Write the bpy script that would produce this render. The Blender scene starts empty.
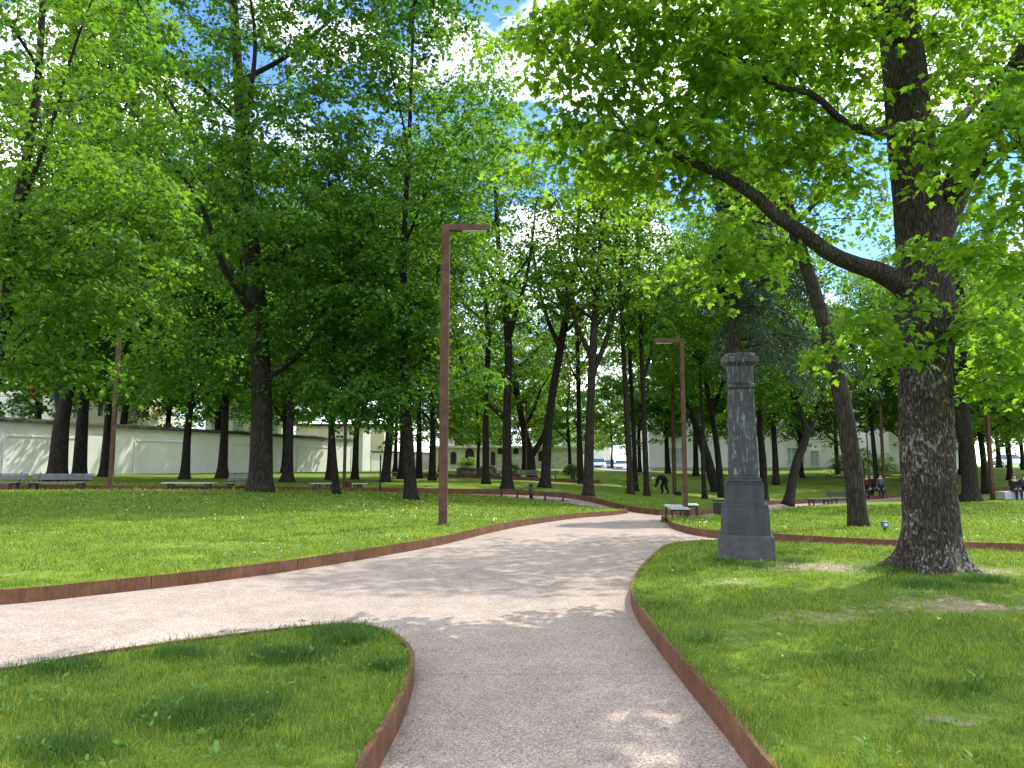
import bpy, bmesh, math, random
import numpy as np
from mathutils import Vector, Matrix, noise as mnoise
from mathutils.geometry import delaunay_2d_cdt

R = math.radians
SC = bpy.context.scene
COL = SC.collection
rng = np.random.default_rng(7)
random.seed(7)

# ------------------------------------------------------------------ camera
F, EYE = 740.0, 1.6
PITCH = math.atan(81 / 740)
CP, SP = math.cos(PITCH), math.sin(PITCH)


def at(px, py, Y):
    """world point seen at a picture position, at the ground distance Y"""
    u, v = (px - 512) / F, (384 - py) / F
    dy, dz = CP - v * SP, SP + v * CP
    t = Y / dy
    return np.array((u * t, Y, EYE + dz * t))


def X_at(px, Y, z=0.5):
    return (px - 512) / F * (Y * CP + (z - EYE) * SP)


# ------------------------------------------------------------------ terrain
CTRL = np.array([
    (-6, 0, 0), (0, 0, 0), (6, 0, 0), (-6, 5, 0), (6, 5, 0), (-6, 9, 0), (0, 9, 0), (7, 9, 0), (-1, 14, 0), (4, 15, 0),
    (10, 13, 0), (16, 12, -.05), (-1.6, 17, .05), (-7, 16, .15), (-14, 16, .3), (-9, 27, .5), (-20, 28, .5), (-4, 26, .2),
    (1, 22, -.1), (4, 25, -.25), (5, 30, -.45), (7, 34, -.5), (.5, 35, -.05), (-3, 33, .2), (0, 40, .3), (3.9, 38, .15),
    (-12, 34, .45), (-27.7, 40, .9), (-15.3, 74, .85), (-21, 46, .8), (0, 55, .45), (13, 105, .6), (0, 78, 1.1),
    (12, 20, -.15), (20, 25, -.25), (10, 28, -.4), (16, 42, -.65), (26, 52, -.75), (14, 48, -.65), (16, 78, 1.0),
    (26, 76, 1.0), (42, 72, 1.0), (15, 62, .25), (25, 40, -.4), (24, 34, -.2), (40, 40, -.1), (-150, 200, 1), (150, 200, 1),
    (0, 200, 1), (-150, 0, .4), (150, 0, 0), (-40, 20, .5), (0, 130, .8), (70, 60, .5), (-60, 70, 1.0), (0, -40, 0)], float)


def _k(d):
    return np.where(d > 1e-9, d * d * np.log(np.maximum(d, 1e-9)), 0.0)


_n = len(CTRL)
_A = np.zeros((_n + 3, _n + 3))
_A[:_n, :_n] = _k(np.linalg.norm(CTRL[:, None, :2] - CTRL[None, :, :2], axis=2)) + np.eye(_n) * 6.0
_A[:_n, _n:] = np.c_[np.ones(_n), CTRL[:, :2]]
_A[_n:, :_n] = _A[:_n, _n:].T
_W = np.linalg.solve(_A, np.r_[CTRL[:, 2], 0, 0, 0])


def G(x, y):
    """height of the paved ground level"""
    x, y = np.asarray(x, float), np.asarray(y, float)
    sh = np.broadcast(x, y).shape
    p = np.stack([np.broadcast_to(x, sh).ravel(), np.broadcast_to(y, sh).ravel()], 1)
    out = np.empty(len(p))
    for i in range(0, len(p), 20000):
        q = p[i:i + 20000]
        d = np.linalg.norm(q[:, None, :] - CTRL[None, :, :2], axis=2)
        out[i:i + 20000] = _k(d) @ _W[:_n] + _W[_n] + q @ _W[_n + 1:]
    r = np.hypot(p[:, 0], p[:, 1] - 50)
    w = np.clip((r - 85) / 60, 0, 1)
    w = w * w * (3 - 2 * w)
    out = out * (1 - w) + .8 * w
    out = out.reshape(sh)
    return float(out) if sh == () else out


LAWN = 0.15


def hit(px, py, dz=0.0):
    """plan position where the sight line meets the ground (raised by dz)"""
    u, v = (px - 512) / F, (384 - py) / F
    dy, dz_ = CP - v * SP, SP + v * CP
    Ys = np.arange(2.0, 140, .02)
    t = Ys / dy
    f = EYE + dz_ * t - (G(u * t, Ys) + dz)
    i = int(np.argmax(f < 0))
    return (u * t[i], Ys[i])


def vnoise(x, y, scale, seed):
    """smooth value noise in 0..1"""
    r = np.random.default_rng(seed)
    T = r.random((256, 256))
    x, y = np.asarray(x) * scale + 1000.3, np.asarray(y) * scale + 1000.7
    xi, yi = np.floor(x).astype(int), np.floor(y).astype(int)
    fx, fy = x - xi, y - yi
    fx, fy = fx * fx * (3 - 2 * fx), fy * fy * (3 - 2 * fy)
    a, b = T[xi % 256, yi % 256], T[(xi + 1) % 256, yi % 256]
    c, d = T[xi % 256, (yi + 1) % 256], T[(xi + 1) % 256, (yi + 1) % 256]
    return (a * (1 - fx) + b * fx) * (1 - fy) + (c * (1 - fx) + d * fx) * fy


# ------------------------------------------------------------------ materials
class Mat:
    def __init__(self, name):
        self.m = bpy.data.materials.new(name)
        self.m.use_nodes = True
        self.t = self.m.node_tree
        self.t.nodes.clear()
        self.out = self.t.nodes.new('ShaderNodeOutputMaterial')
        self._c = None

    def n(self, typ, props=None, **inp):
        nd = self.t.nodes.new('ShaderNode' + typ)
        for k, v in (props or {}).items():
            setattr(nd, k, v)
        for k, v in inp.items():
            k = k.replace('_', ' ')
            s = nd.inputs[k] if not k.isdigit() else nd.inputs[int(k)]
            if isinstance(v, bpy.types.NodeSocket):
                self.t.links.new(v, s)
            elif isinstance(v, (tuple, list)) and len(v) == 3 and s.type == 'RGBA':
                s.default_value = (*v, 1)
            else:
                s.default_value = v
        return nd

    def obj_co(self, scale=(1, 1, 1)):
        c = self.n('TexCoord').outputs['Object']
        return self.n('Mapping', Vector=c, Scale=scale).outputs[0]

    def noise(self, co, scale, detail=4, rough=.55, dist=0.0):
        return self.n('TexNoise', Vector=co, Scale=scale, Detail=detail, Roughness=rough, Distortion=dist).outputs['Fac']

    def ramp(self, fac, stops):
        nd = self.n('ValToRGB', Fac=fac)
        e = nd.color_ramp.elements
        while len(e) > 1:
            e.remove(e[-1])
        e[0].position, e[0].color = stops[0][0], (*stops[0][1], 1)
        for p, c in stops[1:]:
            q = e.new(p)
            q.color = (*c, 1)
        return nd.outputs[0]

    def mix(self, fac, a, b, mode='MIX'):
        nd = self.t.nodes.new('ShaderNodeMix')
        nd.data_type, nd.blend_type = 'RGBA', mode
        for s, v in ((nd.inputs[0], fac), (nd.inputs[6], a), (nd.inputs[7], b)):
            if isinstance(v, bpy.types.NodeSocket):
                self.t.links.new(v, s)
            elif isinstance(v, (tuple, list)):
                s.default_value = (*v, 1)
            else:
                s.default_value = v
        return nd.outputs[2]

    def math(self, op, a, b=0.0):
        return self.n('Math', {'operation': op}, **{'0': a, '1': b}).outputs[0]

    def bump(self, h, strength=.3, dist=.01):
        return self.n('Bump', Height=h, Strength=strength, Distance=dist).outputs[0]

    def bsdf(self, color, rough=.7, spec=.3, metal=0.0, normal=None):
        kw = dict(Base_Color=color, Roughness=rough, Metallic=metal)
        b = self.n('BsdfPrincipled', **kw)
        b.inputs['Specular IOR Level'].default_value = spec
        if normal is not None:
            self.t.links.new(normal, b.inputs['Normal'])
        return b.outputs[0]

    def done(self, shader):
        self.t.links.new(shader, self.out.inputs['Surface'])
        return self.m


def simple(name, color, rough=.6, spec=.3, metal=0.0, var=.25, scale=6.0, bump=0.0):
    M = Mat(name)
    co = M.obj_co()
    f = M.noise(co, scale, 5)
    lo = tuple(c * (1 - var) for c in color)
    hi = tuple(min(1, c * (1 + var)) for c in color)
    nrm = M.bump(M.noise(co, scale * 6, 3), bump, .02) if bump else None
    return M.done(M.bsdf(M.ramp(f, [(.3, lo), (.7, hi)]), rough, spec, metal, nrm))


def leaf_mat(name, dark, mid, light, trans, tw=.42):
    M = Mat(name)
    r = M.n('NewGeometry').outputs['Random Per Island']
    big = M.noise(M.obj_co(), .55, 2)
    f = M.math('ADD', M.math('MULTIPLY', r, .65), M.math('MULTIPLY', big, .42))
    c = M.ramp(f, [(.12, dark), (.5, mid), (.9, light)])
    tc = M.mix(.5, c, trans)
    tc = M.mix(1.0, tc, (1.9, 1.9, 1.3), 'MULTIPLY')
    a = M.bsdf(c, .55, .18)
    t = M.n('BsdfTranslucent', Color=tc).outputs[0]
    return M.done(M.n('MixShader', **{'0': tw, '1': a, '2': t}).outputs[0])


def bark_mat(name, dark, light, zs=.16, scale=14.0, strength=.8, pale=None):
    M = Mat(name)
    co = M.obj_co((1, 1, zs))
    v = M.n('TexVoronoi', {'feature': 'DISTANCE_TO_EDGE'}, Vector=co, Scale=scale).outputs['Distance']
    nz = M.noise(co, scale * 1.5, 6, .65, .6)
    h = M.math('ADD', M.math('MULTIPLY', v, 1.2), M.math('MULTIPLY', nz, .6))
    c = M.ramp(h, [(.25, dark), (.65, light)])
    if pale:
        fl = M.noise(M.obj_co((1, 1, .45)), 30, 4, .7)
        big = M.noise(M.obj_co(), 1.3, 3)
        k = M.ramp(M.math('ADD', M.math('MULTIPLY', fl, .75), M.math('MULTIPLY', big, .4)), [(.60, (0, 0, 0)), (.70, (1, 1, 1))])
        hz = M.n('SeparateXYZ', Vector=M.obj_co()).outputs[2]
        k = M.math('MULTIPLY', k, M.n('MapRange', Value=hz, **{'1': 1.6, '2': 4.2, '3': 1.0, '4': .12}).outputs[0])
        c = M.mix(k, c, pale)
    moss = M.ramp(M.noise(M.obj_co(), 1.1, 4), [(.55, (0, 0, 0)), (.75, (.35, .35, .35))])
    c = M.mix(moss, c, (.06, .075, .03))
    return M.done(M.bsdf(c, .9, .15, 0, M.bump(h, strength, .03)))


M_ = {}
M_['leaf_hero'] = leaf_mat('maple_leaf', (.027, .070, .009), (.060, .138, .014), (.13, .23, .026), (.235, .40, .014), .54)
M_['leaf_deep'] = leaf_mat('leaf_deep_green', (.012, .043, .008), (.029, .086, .013), (.080, .172, .026), (.135, .29, .014), .44)
M_['leaf_mid'] = leaf_mat('leaf_mid_green', (.016, .050, .008), (.039, .100, .013), (.098, .19, .026), (.17, .32, .014), .46)
M_['leaf_yellow'] = leaf_mat('leaf_yellow_green', (.036, .092, .010), (.078, .16, .015), (.14, .235, .028), (.24, .40, .016), .52)
M_['leaf_blue'] = leaf_mat('spruce_needle', (.014, .034, .018), (.026, .052, .027), (.05, .078, .040), (.04, .07, .03), .18)
M_['bark'] = bark_mat('bark_dark', (.008, .007, .006), (.034, .028, .023))
M_['bark_grey'] = bark_mat('bark_grey', (.010, .009, .007), (.046, .039, .031))
M_['bark_hero'] = bark_mat('bark_maple', (.010, .008, .007), (.062, .050, .040), .2, 26, 1.0, (.25, .235, .205))


def lawn_mat():
    M = Mat('lawn')
    co = M.obj_co()
    a = M.noise(co, 1.1, 6, .6)
    b = M.noise(co, 34, 4, .7)
    f = M.math('ADD', M.math('MULTIPLY', a, .5), M.math('MULTIPLY', b, .5))
    g = M.ramp(f, [(.3, (.05, .085, .012)), (.5, (.115, .18, .020)), (.7, (.21, .27, .035))])
    soil = M.ramp(M.noise(co, 22, 6, .7), [(.3, (.17, .13, .09)), (.7, (.40, .32, .235))])
    at_ = M.n('Attribute', {'attribute_name': 'bare'}).outputs['Fac']
    k = M.ramp(M.math('ADD', at_, M.math('MULTIPLY', M.math('SUBTRACT', M.noise(co, 6, 8, .75), .5), 1.5)), [(.42, (0, 0, 0)), (.62, (1, 1, 1))])
    return M.done(M.bsdf(M.mix(k, g, soil), .9, .1, 0, M.bump(b, .8, .03)))


def blade_mat(name, a, b, c):
    M = Mat(name)
    r = M.n('NewGeometry').outputs['Random Per Island']
    big = M.noise(M.obj_co(), .8, 3)
    sm = M.noise(M.obj_co(), 4.5, 4, .65)
    col = M.ramp(M.math('ADD', M.math('MULTIPLY', r, .42), M.math('ADD', M.math('MULTIPLY', big, .28), M.math('MULTIPLY', sm, .40))), [(.22, (.30, .25, .11)), (.31, a), (.54, b), (.82, c)])
    s = M.bsdf(col, .55, .3)
    t = M.n('BsdfTranslucent', Color=M.mix(1.0, col, (1.5, 1.5, 1.0), 'MULTIPLY')).outputs[0]
    return M.done(M.n('MixShader', **{'0': .35, '1': s, '2': t}).outputs[0])


def path_mat():
    M = Mat('bound_gravel')
    co = M.obj_co()
    vo = M.n('TexVoronoi', Vector=co, Scale=105.0)
    w = M.n('SeparateColor', Color=vo.outputs['Color']).outputs[0]
    st = M.ramp(w, [(0, (.20, .155, .125)), (.25, (.305, .255, .215)), (.55, (.36, .308, .265)), (.85, (.42, .365, .32)), (1, (.54, .49, .45))])
    gap = M.ramp(vo.outputs['Distance'], [(.35, (1, 1, 1)), (.8, (.62, .60, .58))])
    c = M.mix(1.0, st, gap, 'MULTIPLY')
    big = M.ramp(M.noise(co, .5, 5, .6), [(.3, (.86, .85, .84)), (.7, (1.06, 1.05, 1.04))])
    c = M.mix(1.0, c, big, 'MULTIPLY')
    fine = M.ramp(M.noise(co, 5, 6, .7), [(.3, (.88, .88, .88)), (.7, (1.08, 1.08, 1.08))])
    c = M.mix(1.0, c, fine, 'MULTIPLY')
    # a faint day joint of the paving across the path
    yy = M.n('SeparateXYZ', Vector=co).outputs[1]
    jn = M.math('LESS_THAN', M.math('ABSOLUTE', M.math('SUBTRACT', yy, 5.92)), .007)
    c = M.mix(jn, c, (.20, .155, .12))
    st2 = M.ramp(M.noise(co, 1.4, 7, .7, .5), [(.42, (1, 1, 1)), (.62, (.86, .85, .83))])
    c = M.mix(1.0, c, st2, 'MULTIPLY')
    return M.done(M.bsdf(c, .85, .2, 0, M.bump(vo.outputs['Distance'], .35, .004)))


def rust_mat():
    M = Mat('corten_steel')
    co = M.obj_co()
    a = M.noise(co, 3.0, 6, .65)
    b = M.noise(M.obj_co((1, 1, .25)), 22, 5, .7)
    f = M.math('ADD', M.math('MULTIPLY', a, .55), M.math('MULTIPLY', b, .45))
    c = M.ramp(f, [(.3, (.058, .024, .013)), (.5, (.125, .056, .029)), (.72, (.215, .115, .066))])
    return M.done(M.bsdf(c, .75, .25, 0, M.bump(b, .15, .003)))


def column_mat(name, kv):
    M = Mat(name)
    co = M.obj_co((1, 1, .35))
    a = M.noise(co, 5, 6, .65, .8)
    base = M.ramp(a, [(.3, (.014, .016, .019)), (.7, (.042, .046, .052))])
    v = M.noise(M.obj_co((1.6, 1.6, .28)), 15, 5, .75, 1.0)
    k = M.ramp(v, [(.54, (0, 0, 0)), (.64, (kv, kv, kv))])
    c = M.mix(k, base, (.20, .21, .22))
    sp = M.ramp(M.noise(M.obj_co(), 60, 3, .8), [(.4, (.8, .8, .8)), (.7, (1.25, 1.25, 1.25))])
    c = M.mix(1.0, c, sp, 'MULTIPLY')
    return M.done(M.bsdf(c, .55, .4, 0, M.bump(a, .08, .01)))


def wall_mat():
    M = Mat('painted_plaster')
    co = M.obj_co()
    a = M.noise(co, .7, 6, .65)
    s = M.noise(M.obj_co((2.5, 2.5, .3)), 1.8, 6, .7)
    f = M.math('ADD', M.math('MULTIPLY', a, .5), M.math('MULTIPLY', s, .5))
    c = M.ramp(f, [(.3, (.68, .665, .63)), (.55, (.80, .785, .75)), (.75, (.84, .83, .80))])
    return M.done(M.bsdf(c, .85, .2, 0, M.bump(M.noise(co, 12, 5), .2, .02)))


M_['lawn'] = lawn_mat()
M_['blade'] = blade_mat('grass_blade', (.038, .092, .014), (.138, .22, .020), (.32, .385, .045))
M_['blade_tall'] = blade_mat('tall_grass_blade', (.025, .075, .014), (.05, .125, .02), (.10, .19, .03))
M_['weed'] = blade_mat('weed_leaf', (.07, .17, .02), (.11, .22, .03), (.16, .28, .05))
M_['path'] = path_mat()
M_['rust'] = rust_mat()
M_['rust_dark'] = simple('dark_weathering_steel', (.082, .043, .029), .75, .25, 0, .35, 5, .05)
M_['granite'] = column_mat('dark_granite', .08)
M_['granite_base'] = simple('dusty_granite', (.062, .063, .063), .7, .3, 0, .3, 7, .1)
M_['granite_vein'] = column_mat('veined_granite', .9)
M_['plaster'] = wall_mat()
M_['petal'] = simple('white_petal', (.8, .8, .74), .6, .2, 0, .05)
M_['dandelion'] = simple('yellow_petal', (.75, .55, .03), .6, .2, 0, .1)
M_['cap'] = simple('dark_coping', (.05, .045, .042), .8, .2, 0, .4, 3, .3)
M_['white_wall'] = simple('white_render', (.72, .72, .69), .85, .2, 0, .08, .6, .1)
M_['cream_wall'] = simple('cream_render', (.62, .57, .42), .85, .2, 0, .1, .6, .1)
M_['grey_wall'] = simple('grey_render', (.42, .42, .41), .85, .2, 0, .12, .6, .1)
M_['rubble'] = simple('pale_rubble_stone', (.55, .52, .47), .9, .15, 0, .3, 2.2, .5)
M_['roof'] = simple('grey_roof', (.14, .15, .165), .7, .3, 0, .2, 1.5)
M_['tile'] = simple('clay_tile', (.26, .15, .10), .8, .2, 0, .3, 3)
M_['dark_open'] = simple('dark_interior', (.03, .03, .032), .8, .2)
M_['glass'] = simple('window_glass', (.05, .07, .085), .08, .6, 0, .2, .5)
M_['frame'] = simple('window_frame_paint', (.6, .6, .58), .5, .3, 0, .08)
M_['pale_pane'] = simple('pale_blue_pane', (.34, .42, .45), .6, .2, 0, .15, .8)  # bluish window glass drawn as a matt pale blue surface
M_['wood_grey'] = simple('weathered_wood', (.14, .145, .15), .75, .25, 0, .3, 5, .2)
M_['wood_dark'] = simple('dark_wood', (.035, .036, .036), .6, .3, 0, .35, 5, .2)
M_['wood_pale'] = simple('pale_wood', (.48, .45, .40), .7, .25, 0, .2, 5, .2)
M_['slab_white'] = simple('pale_slab', (.40, .41, .43), .5, .35, 0, .12, 4)
M_['black_metal'] = simple('black_metal', (.02, .02, .021), .5, .4, 0, .3)
M_['green_metal'] = simple('dark_green_metal', (.012, .030, .028), .5, .4, 0, .3)
M_['boulder'] = simple('dark_boulder', (.065, .066, .064), .85, .2, 0, .45, 2.5, .6)
M_['lens'] = simple('lamp_lens', (.6, .6, .55), .3, .4, 0, .05)
M_['blue'] = simple('blue_paint', (.05, .13, .21), .5, .4, 0, .2)
M_['red'] = simple('red_cloth', (.50, .04, .06), .7, .2, 0, .15)
M_['asphalt'] = simple('pale_asphalt', (.34, .33, .315), .9, .15, 0, .12, 1.2)
M_['skin'] = simple('skin', (.50, .32, .24), .55, .3, 0, .06)
M_['hair'] = simple('dark_hair', (.03, .02, .015), .6, .3, 0, .3)
M_['cloth_black'] = simple('black_cloth', (.014, .014, .016), .85, .15, 0, .3)
M_['cloth_navy'] = simple('navy_cloth', (.02, .026, .05), .85, .15, 0, .3)
M_['cloth_maroon'] = simple('maroon_cloth', (.075, .018, .02), .85, .15, 0, .25)
M_['cloth_grey'] = simple('grey_cloth', (.09, .10, .12), .85, .15, 0, .25)
M_['cloth_white'] = simple('white_cloth', (.70, .69, .66), .85, .15, 0, .06)
M_['tyre'] = simple('tyre_rubber', (.02, .02, .02), .8, .2)
M_['rim'] = simple('alloy_rim', (.5, .5, .52), .3, .5, .8, .1)
M_['car_blue'] = simple('light_blue_car_paint', (.42, .56, .66), .25, .5, .2, .04)
M_['car_grey'] = simple('dark_grey_car_paint', (.10, .12, .15), .25, .5, .3, .05)
M_['car_white'] = simple('white_car_paint', (.75, .76, .78), .25, .5, 0, .03)


# ------------------------------------------------------------------ objects
def tag(o, label=None, cat=None, group=None, kind=None):
    if label: o['label'] = label
    if cat: o['category'] = cat
    if group: o['group'] = group
    if kind: o['kind'] = kind
    return o


def link(name, me, mats, parent=None, loc=None):
    o = bpy.data.objects.new(name, me)
    COL.objects.link(o)
    if me is not None:
        for m in (mats if isinstance(mats, (list, tuple)) else [mats]):
            me.materials.append(m if not isinstance(m, str) else M_[m])
    if parent is not None:
        o.parent = parent
    if loc is not None:
        o.location = loc
    return o


def empty(name, loc, rz=0.0):
    o = bpy.data.objects.new(name, None)
    COL.objects.link(o)
    o.location = loc
    o.rotation_euler.z = rz
    o.empty_display_size = .3
    return o


def copy_tree(o, parent=None):
    c = o.copy()
    COL.objects.link(c)
    if parent is not None:
        c.parent = parent
    for ch in list(o.children):
        copy_tree(ch, c)
    return c


def np_mesh(name, V, loops, counts, mat_idx=None, smooth=False):
    me = bpy.data.meshes.new(name)
    me.vertices.add(len(V))
    me.vertices.foreach_set('co', np.asarray(V, np.float32).ravel())
    me.loops.add(len(loops))
    me.loops.foreach_set('vertex_index', np.asarray(loops, np.int32))
    me.polygons.add(len(counts))
    st = np.r_[0, np.cumsum(counts)[:-1]].astype(np.int32)
    me.polygons.foreach_set('loop_start', st)
    if mat_idx is not None:
        me.polygons.foreach_set('material_index', np.asarray(mat_idx, np.int32))
    me.polygons.foreach_set('use_smooth', np.full(len(counts), smooth))
    me.update(calc_edges=True)
    me.validate()
    return me


class Geo:
    def __init__(self):
        self.v, self.f, self.mi, self.m = [], [], [], 0

    def add(self, vs, fs, m=None):
        b = len(self.v)
        self.v += [tuple(p) for p in vs]
        self.f += [tuple(b + i for i in f) for f in fs]
        self.mi += [self.m if m is None else m] * len(fs)
        return self

    def box(self, c, s, rz=0.0, rx=0.0, ry=0.0, m=None):
        mt = Matrix.Translation(c) @ Matrix.Rotation(rz, 4, 'Z') @ Matrix.Rotation(ry, 4, 'Y') @ Matrix.Rotation(rx, 4, 'X')
        vs = [mt @ Vector((x * s[0] / 2, y * s[1] / 2, z * s[2] / 2)) for x in (-1, 1) for y in (-1, 1) for z in (-1, 1)]
        return self.add(vs, [(0, 1, 3, 2), (4, 6, 7, 5), (0, 4, 5, 1), (2, 3, 7, 6), (0, 2, 6, 4), (1, 5, 7, 3)], m)

    def tube(self, pts, rad, sides=8, cap=True, m=None, jitter=None):
        P = np.asarray(pts, float)
        n = len(P)
        rad = np.broadcast_to(np.asarray(rad, float), (n,))
        T = np.gradient(P, axis=0)
        T /= np.maximum(np.linalg.norm(T, axis=1)[:, None], 1e-9)
        u = np.cross(T[0], (0, 1, 0) if abs(T[0][1]) < .9 else (1, 0, 0))
        u /= np.linalg.norm(u)
        ang = np.arange(sides) * 2 * math.pi / sides
        ca, sa = np.cos(ang)[:, None], np.sin(ang)[:, None]
        b = len(self.v)
        for i in range(n):
            u = u - T[i] * (u @ T[i])
            u /= max(np.linalg.norm(u), 1e-9)
            w = np.cross(T[i], u)
            r = rad[i]
            if jitter is not None:
                r = r * jitter(P[i], ang)[:, None]
            ring = P[i] + r * (ca * u + sa * w)
            self.v += [tuple(q) for q in ring]
        mm = self.m if m is None else m
        for i in range(n - 1):
            for j in range(sides):
                a, c = b + i * sides + j, b + i * sides + (j + 1) % sides
                self.f.append((a, c, c + sides, a + sides))
                self.mi.append(mm)
        if cap:
            self.f.append(tuple(b + j for j in reversed(range(sides))))
            self.f.append(tuple(b + (n - 1) * sides + j for j in range(sides)))
            self.mi += [mm, mm]
        return self

    def frustum(self, cx, cy, z0, z1, a0, b0, a1, b1, m=None):
        """square prism, half sizes a,b at bottom and top"""
        vs = [(cx + sx * a0, cy + sy * b0, z0) for sx, sy in ((-1, -1), (1, -1), (1, 1), (-1, 1))]
        vs += [(cx + sx * a1, cy + sy * b1, z1) for sx, sy in ((-1, -1), (1, -1), (1, 1), (-1, 1))]
        return self.add(vs, [(3, 2, 1, 0), (4, 5, 6, 7), (0, 1, 5, 4), (1, 2, 6, 5), (2, 3, 7, 6), (3, 0, 4, 7)], m)

    def mesh(self, name, smooth=False):
        cnt = [len(f) for f in self.f]
        lp = [i for f in self.f for i in f]
        return np_mesh(name, self.v, lp, cnt, self.mi, smooth)

    def make(self, name, mats, parent=None, smooth=False, bevel=0.0, loc=None):
        o = link(name, self.mesh(name, smooth), mats, parent, loc)
        if bevel:
            b = o.modifiers.new('bevel', 'BEVEL')
            b.width, b.segments, b.limit_method, b.angle_limit = bevel, 2, 'ANGLE', R(40)
        return o

# ------------------------------------------------------------------ ground, lawns, paths
def smooth_line(pts, step, closed=False):
    P = np.asarray(pts, float)
    n = len(P)
    out = []
    segs = n if closed else n - 1
    for i in range(segs):
        g = lambda k: P[k % n] if closed else P[min(max(k, 0), n - 1)]
        p0, p1, p2, p3 = g(i - 1), g(i), g(i + 1), g(i + 2)
        L = np.linalg.norm(p2 - p1)
        k = max(1, int(L / step))
        # centripetal style tangents, limited so that uneven spacing does not overshoot
        d0, d1, d2 = (max(np.linalg.norm(b - a), 1e-6) for a, b in ((p0, p1), (p1, p2), (p2, p3)))
        m1 = (p2 - p0) / (d0 + d1) * d1
        m2 = (p3 - p1) / (d1 + d2) * d1
        for j in range(k):
            t = j / k
            out.append((2 * t**3 - 3 * t**2 + 1) * p1 + (t**3 - 2 * t**2 + t) * m1 + (-2 * t**3 + 3 * t**2) * p2 + (t**3 - t**2) * m2)
    if not closed:
        out.append(P[-1])
    return np.array(out)


def in_poly(x, y, poly):
    x, y = np.asarray(x), np.asarray(y)
    r = np.zeros(x.shape, bool)
    px, py = poly[:, 0], poly[:, 1]
    j = len(poly) - 1
    for i in range(len(poly)):
        c = (py[i] > y) != (py[j] > y)
        with np.errstate(divide='ignore', invalid='ignore'):
            xi = (px[j] - px[i]) * (y - py[i]) / (py[j] - py[i]) + px[i]
        r ^= c & (x < xi)
        j = i
    return r


def sheet(name, poly, spacings, zf, mat, bare=None):
    """a ground sheet inside an outline, fine near the camera"""
    x0, y0 = poly.min(0)
    x1, y1 = poly.max(0)
    pts = []
    for ya, yb, s in spacings:
        ya, yb = max(ya, y0), min(yb, y1)
        if yb <= ya:
            continue
        lim = (yb * .9 + 6, 1e9)[s > 2]
        xs = np.arange(max(x0, -lim), min(x1, lim), s)
        ys = np.arange(ya + s * .5, yb, s)
        if not len(xs) or not len(ys):
            continue
        gx, gy = np.meshgrid(xs, ys)
        gx = gx + rng.uniform(-.25, .25, gx.shape) * s
        gy = gy + rng.uniform(-.25, .25, gy.shape) * s
        k = in_poly(gx.ravel(), gy.ravel(), poly)
        pts.append(np.c_[gx.ravel()[k], gy.ravel()[k]])
    P = np.vstack([poly] + pts)
    n = len(poly)
    v, e, f, *_ = delaunay_2d_cdt([Vector(p) for p in P], [(i, (i + 1) % n) for i in range(n)], [], 1, 1e-5)
    V = np.array([(q.x, q.y) for q in v])
    me = np_mesh(name, np.c_[V, zf(V[:, 0], V[:, 1])], [i for t in f for i in t], [len(t) for t in f], None, True)
    if me.polygons and me.polygons[0].normal.z < 0:
        me.flip_normals()
    if bare is not None:
        a = me.attributes.new('bare', 'FLOAT', 'POINT')
        a.data.foreach_set('value', bare(V[:, 0], V[:, 1]).astype(np.float32))
    return link(name, me, mat)


H = lambda lst, dz: [hit(a, b, dz) for a, b in lst]
L_near = H([(628, 513), (580, 518), (530, 525), (490, 533), (450, 543), (400, 553), (300, 570), (205, 583), (100, 595), (0, 605)], 0)
L_near += [(-9.2, 7.7), (-16, 6.6), (-34, 6)]
L_far = [(-34, 27), (-20, 28.5), (-9.5, 28.9), (-4, 32.5), (-.8, 34.2), (1.8, 33.6), (3.6, 31.4)]
L_poly = np.vstack([smooth_line(L_near, .3), smooth_line(L_far, .5)])
C_edge = [(-.74, -3), (-.73, 2.0)] + H([(361, 768), (400, 700), (412, 670), (414.5, 654), (405, 640), (385, 629), (350, 623), (300, 626), (200, 638), (100, 651), (0, 668)], .17)
C_edge += [(-6.2, 4.4), (-10, 3.6)]
C_line = smooth_line(C_edge, .1)
C_poly = np.vstack([C_line, [(-10, -3)]])
A_edge = [(1.36, -3), (1.33, 1.5)] + H([(774, 768), (727, 710), (682, 660), (647, 617), (634, 598), (630.5, 585), (637, 571), (654, 553), (672, 543)], .17)
A_edge += [(3.9, 14.5), (5.2, 14.25), (8.3, 12.7), (14, 10.6), (22, 9)]
A_line = smooth_line(A_edge, .15)
A_poly = np.vstack([A_line, [(22, -3)]])
B_front = [(5.6, 25.6), (4.9, 24.4)] + H([(667, 519), (670, 527), (690, 534), (715, 538), (770, 541.5), (880, 548), (1024, 553)], 0) + [(18, 11.0), (34, 9.6)]
B_line = smooth_line(B_front, .25)
B_far = smooth_line([(46, 30), (46, 51), (28, 49.5), (24, 46.5), (14, 36), (8.7, 29), (6.6, 26.8), (5.6, 25.6)], 1.0)[:-1]
B_poly = np.vstack([B_line, B_far])
U_front = smooth_line([(-60, 28), (-34, 29.8), (-20, 31), (-9.5, 31.6), (-3.7, 35.4), (0, 37), (3.2, 36), (5.0, 33), (6.2, 31.4), (8.2, 32.2), (11.5, 38), (21.6, 49.5), (28, 53), (46, 55)], .8)
U_poly = np.vstack([U_front, [(120, 60), (120, 125), (-120, 125), (-120, 25)]])

EYES = []
for px, py, r, s in [(807, 566, 1.1, .75), (814, 612, .75, .7), (942, 605, 1.0, .60), (1012, 609, .9, .58), (722, 583, .7, .5), (735, 632, .6, .3), (852, 730, .35, .45),
                     (797, 732, .3, .35), (907, 715, .4, .45), (985, 570, .8, .5), (880, 590, .9, .5)]:
    EYES.append((*hit(px, py, .16), r, s))


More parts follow.
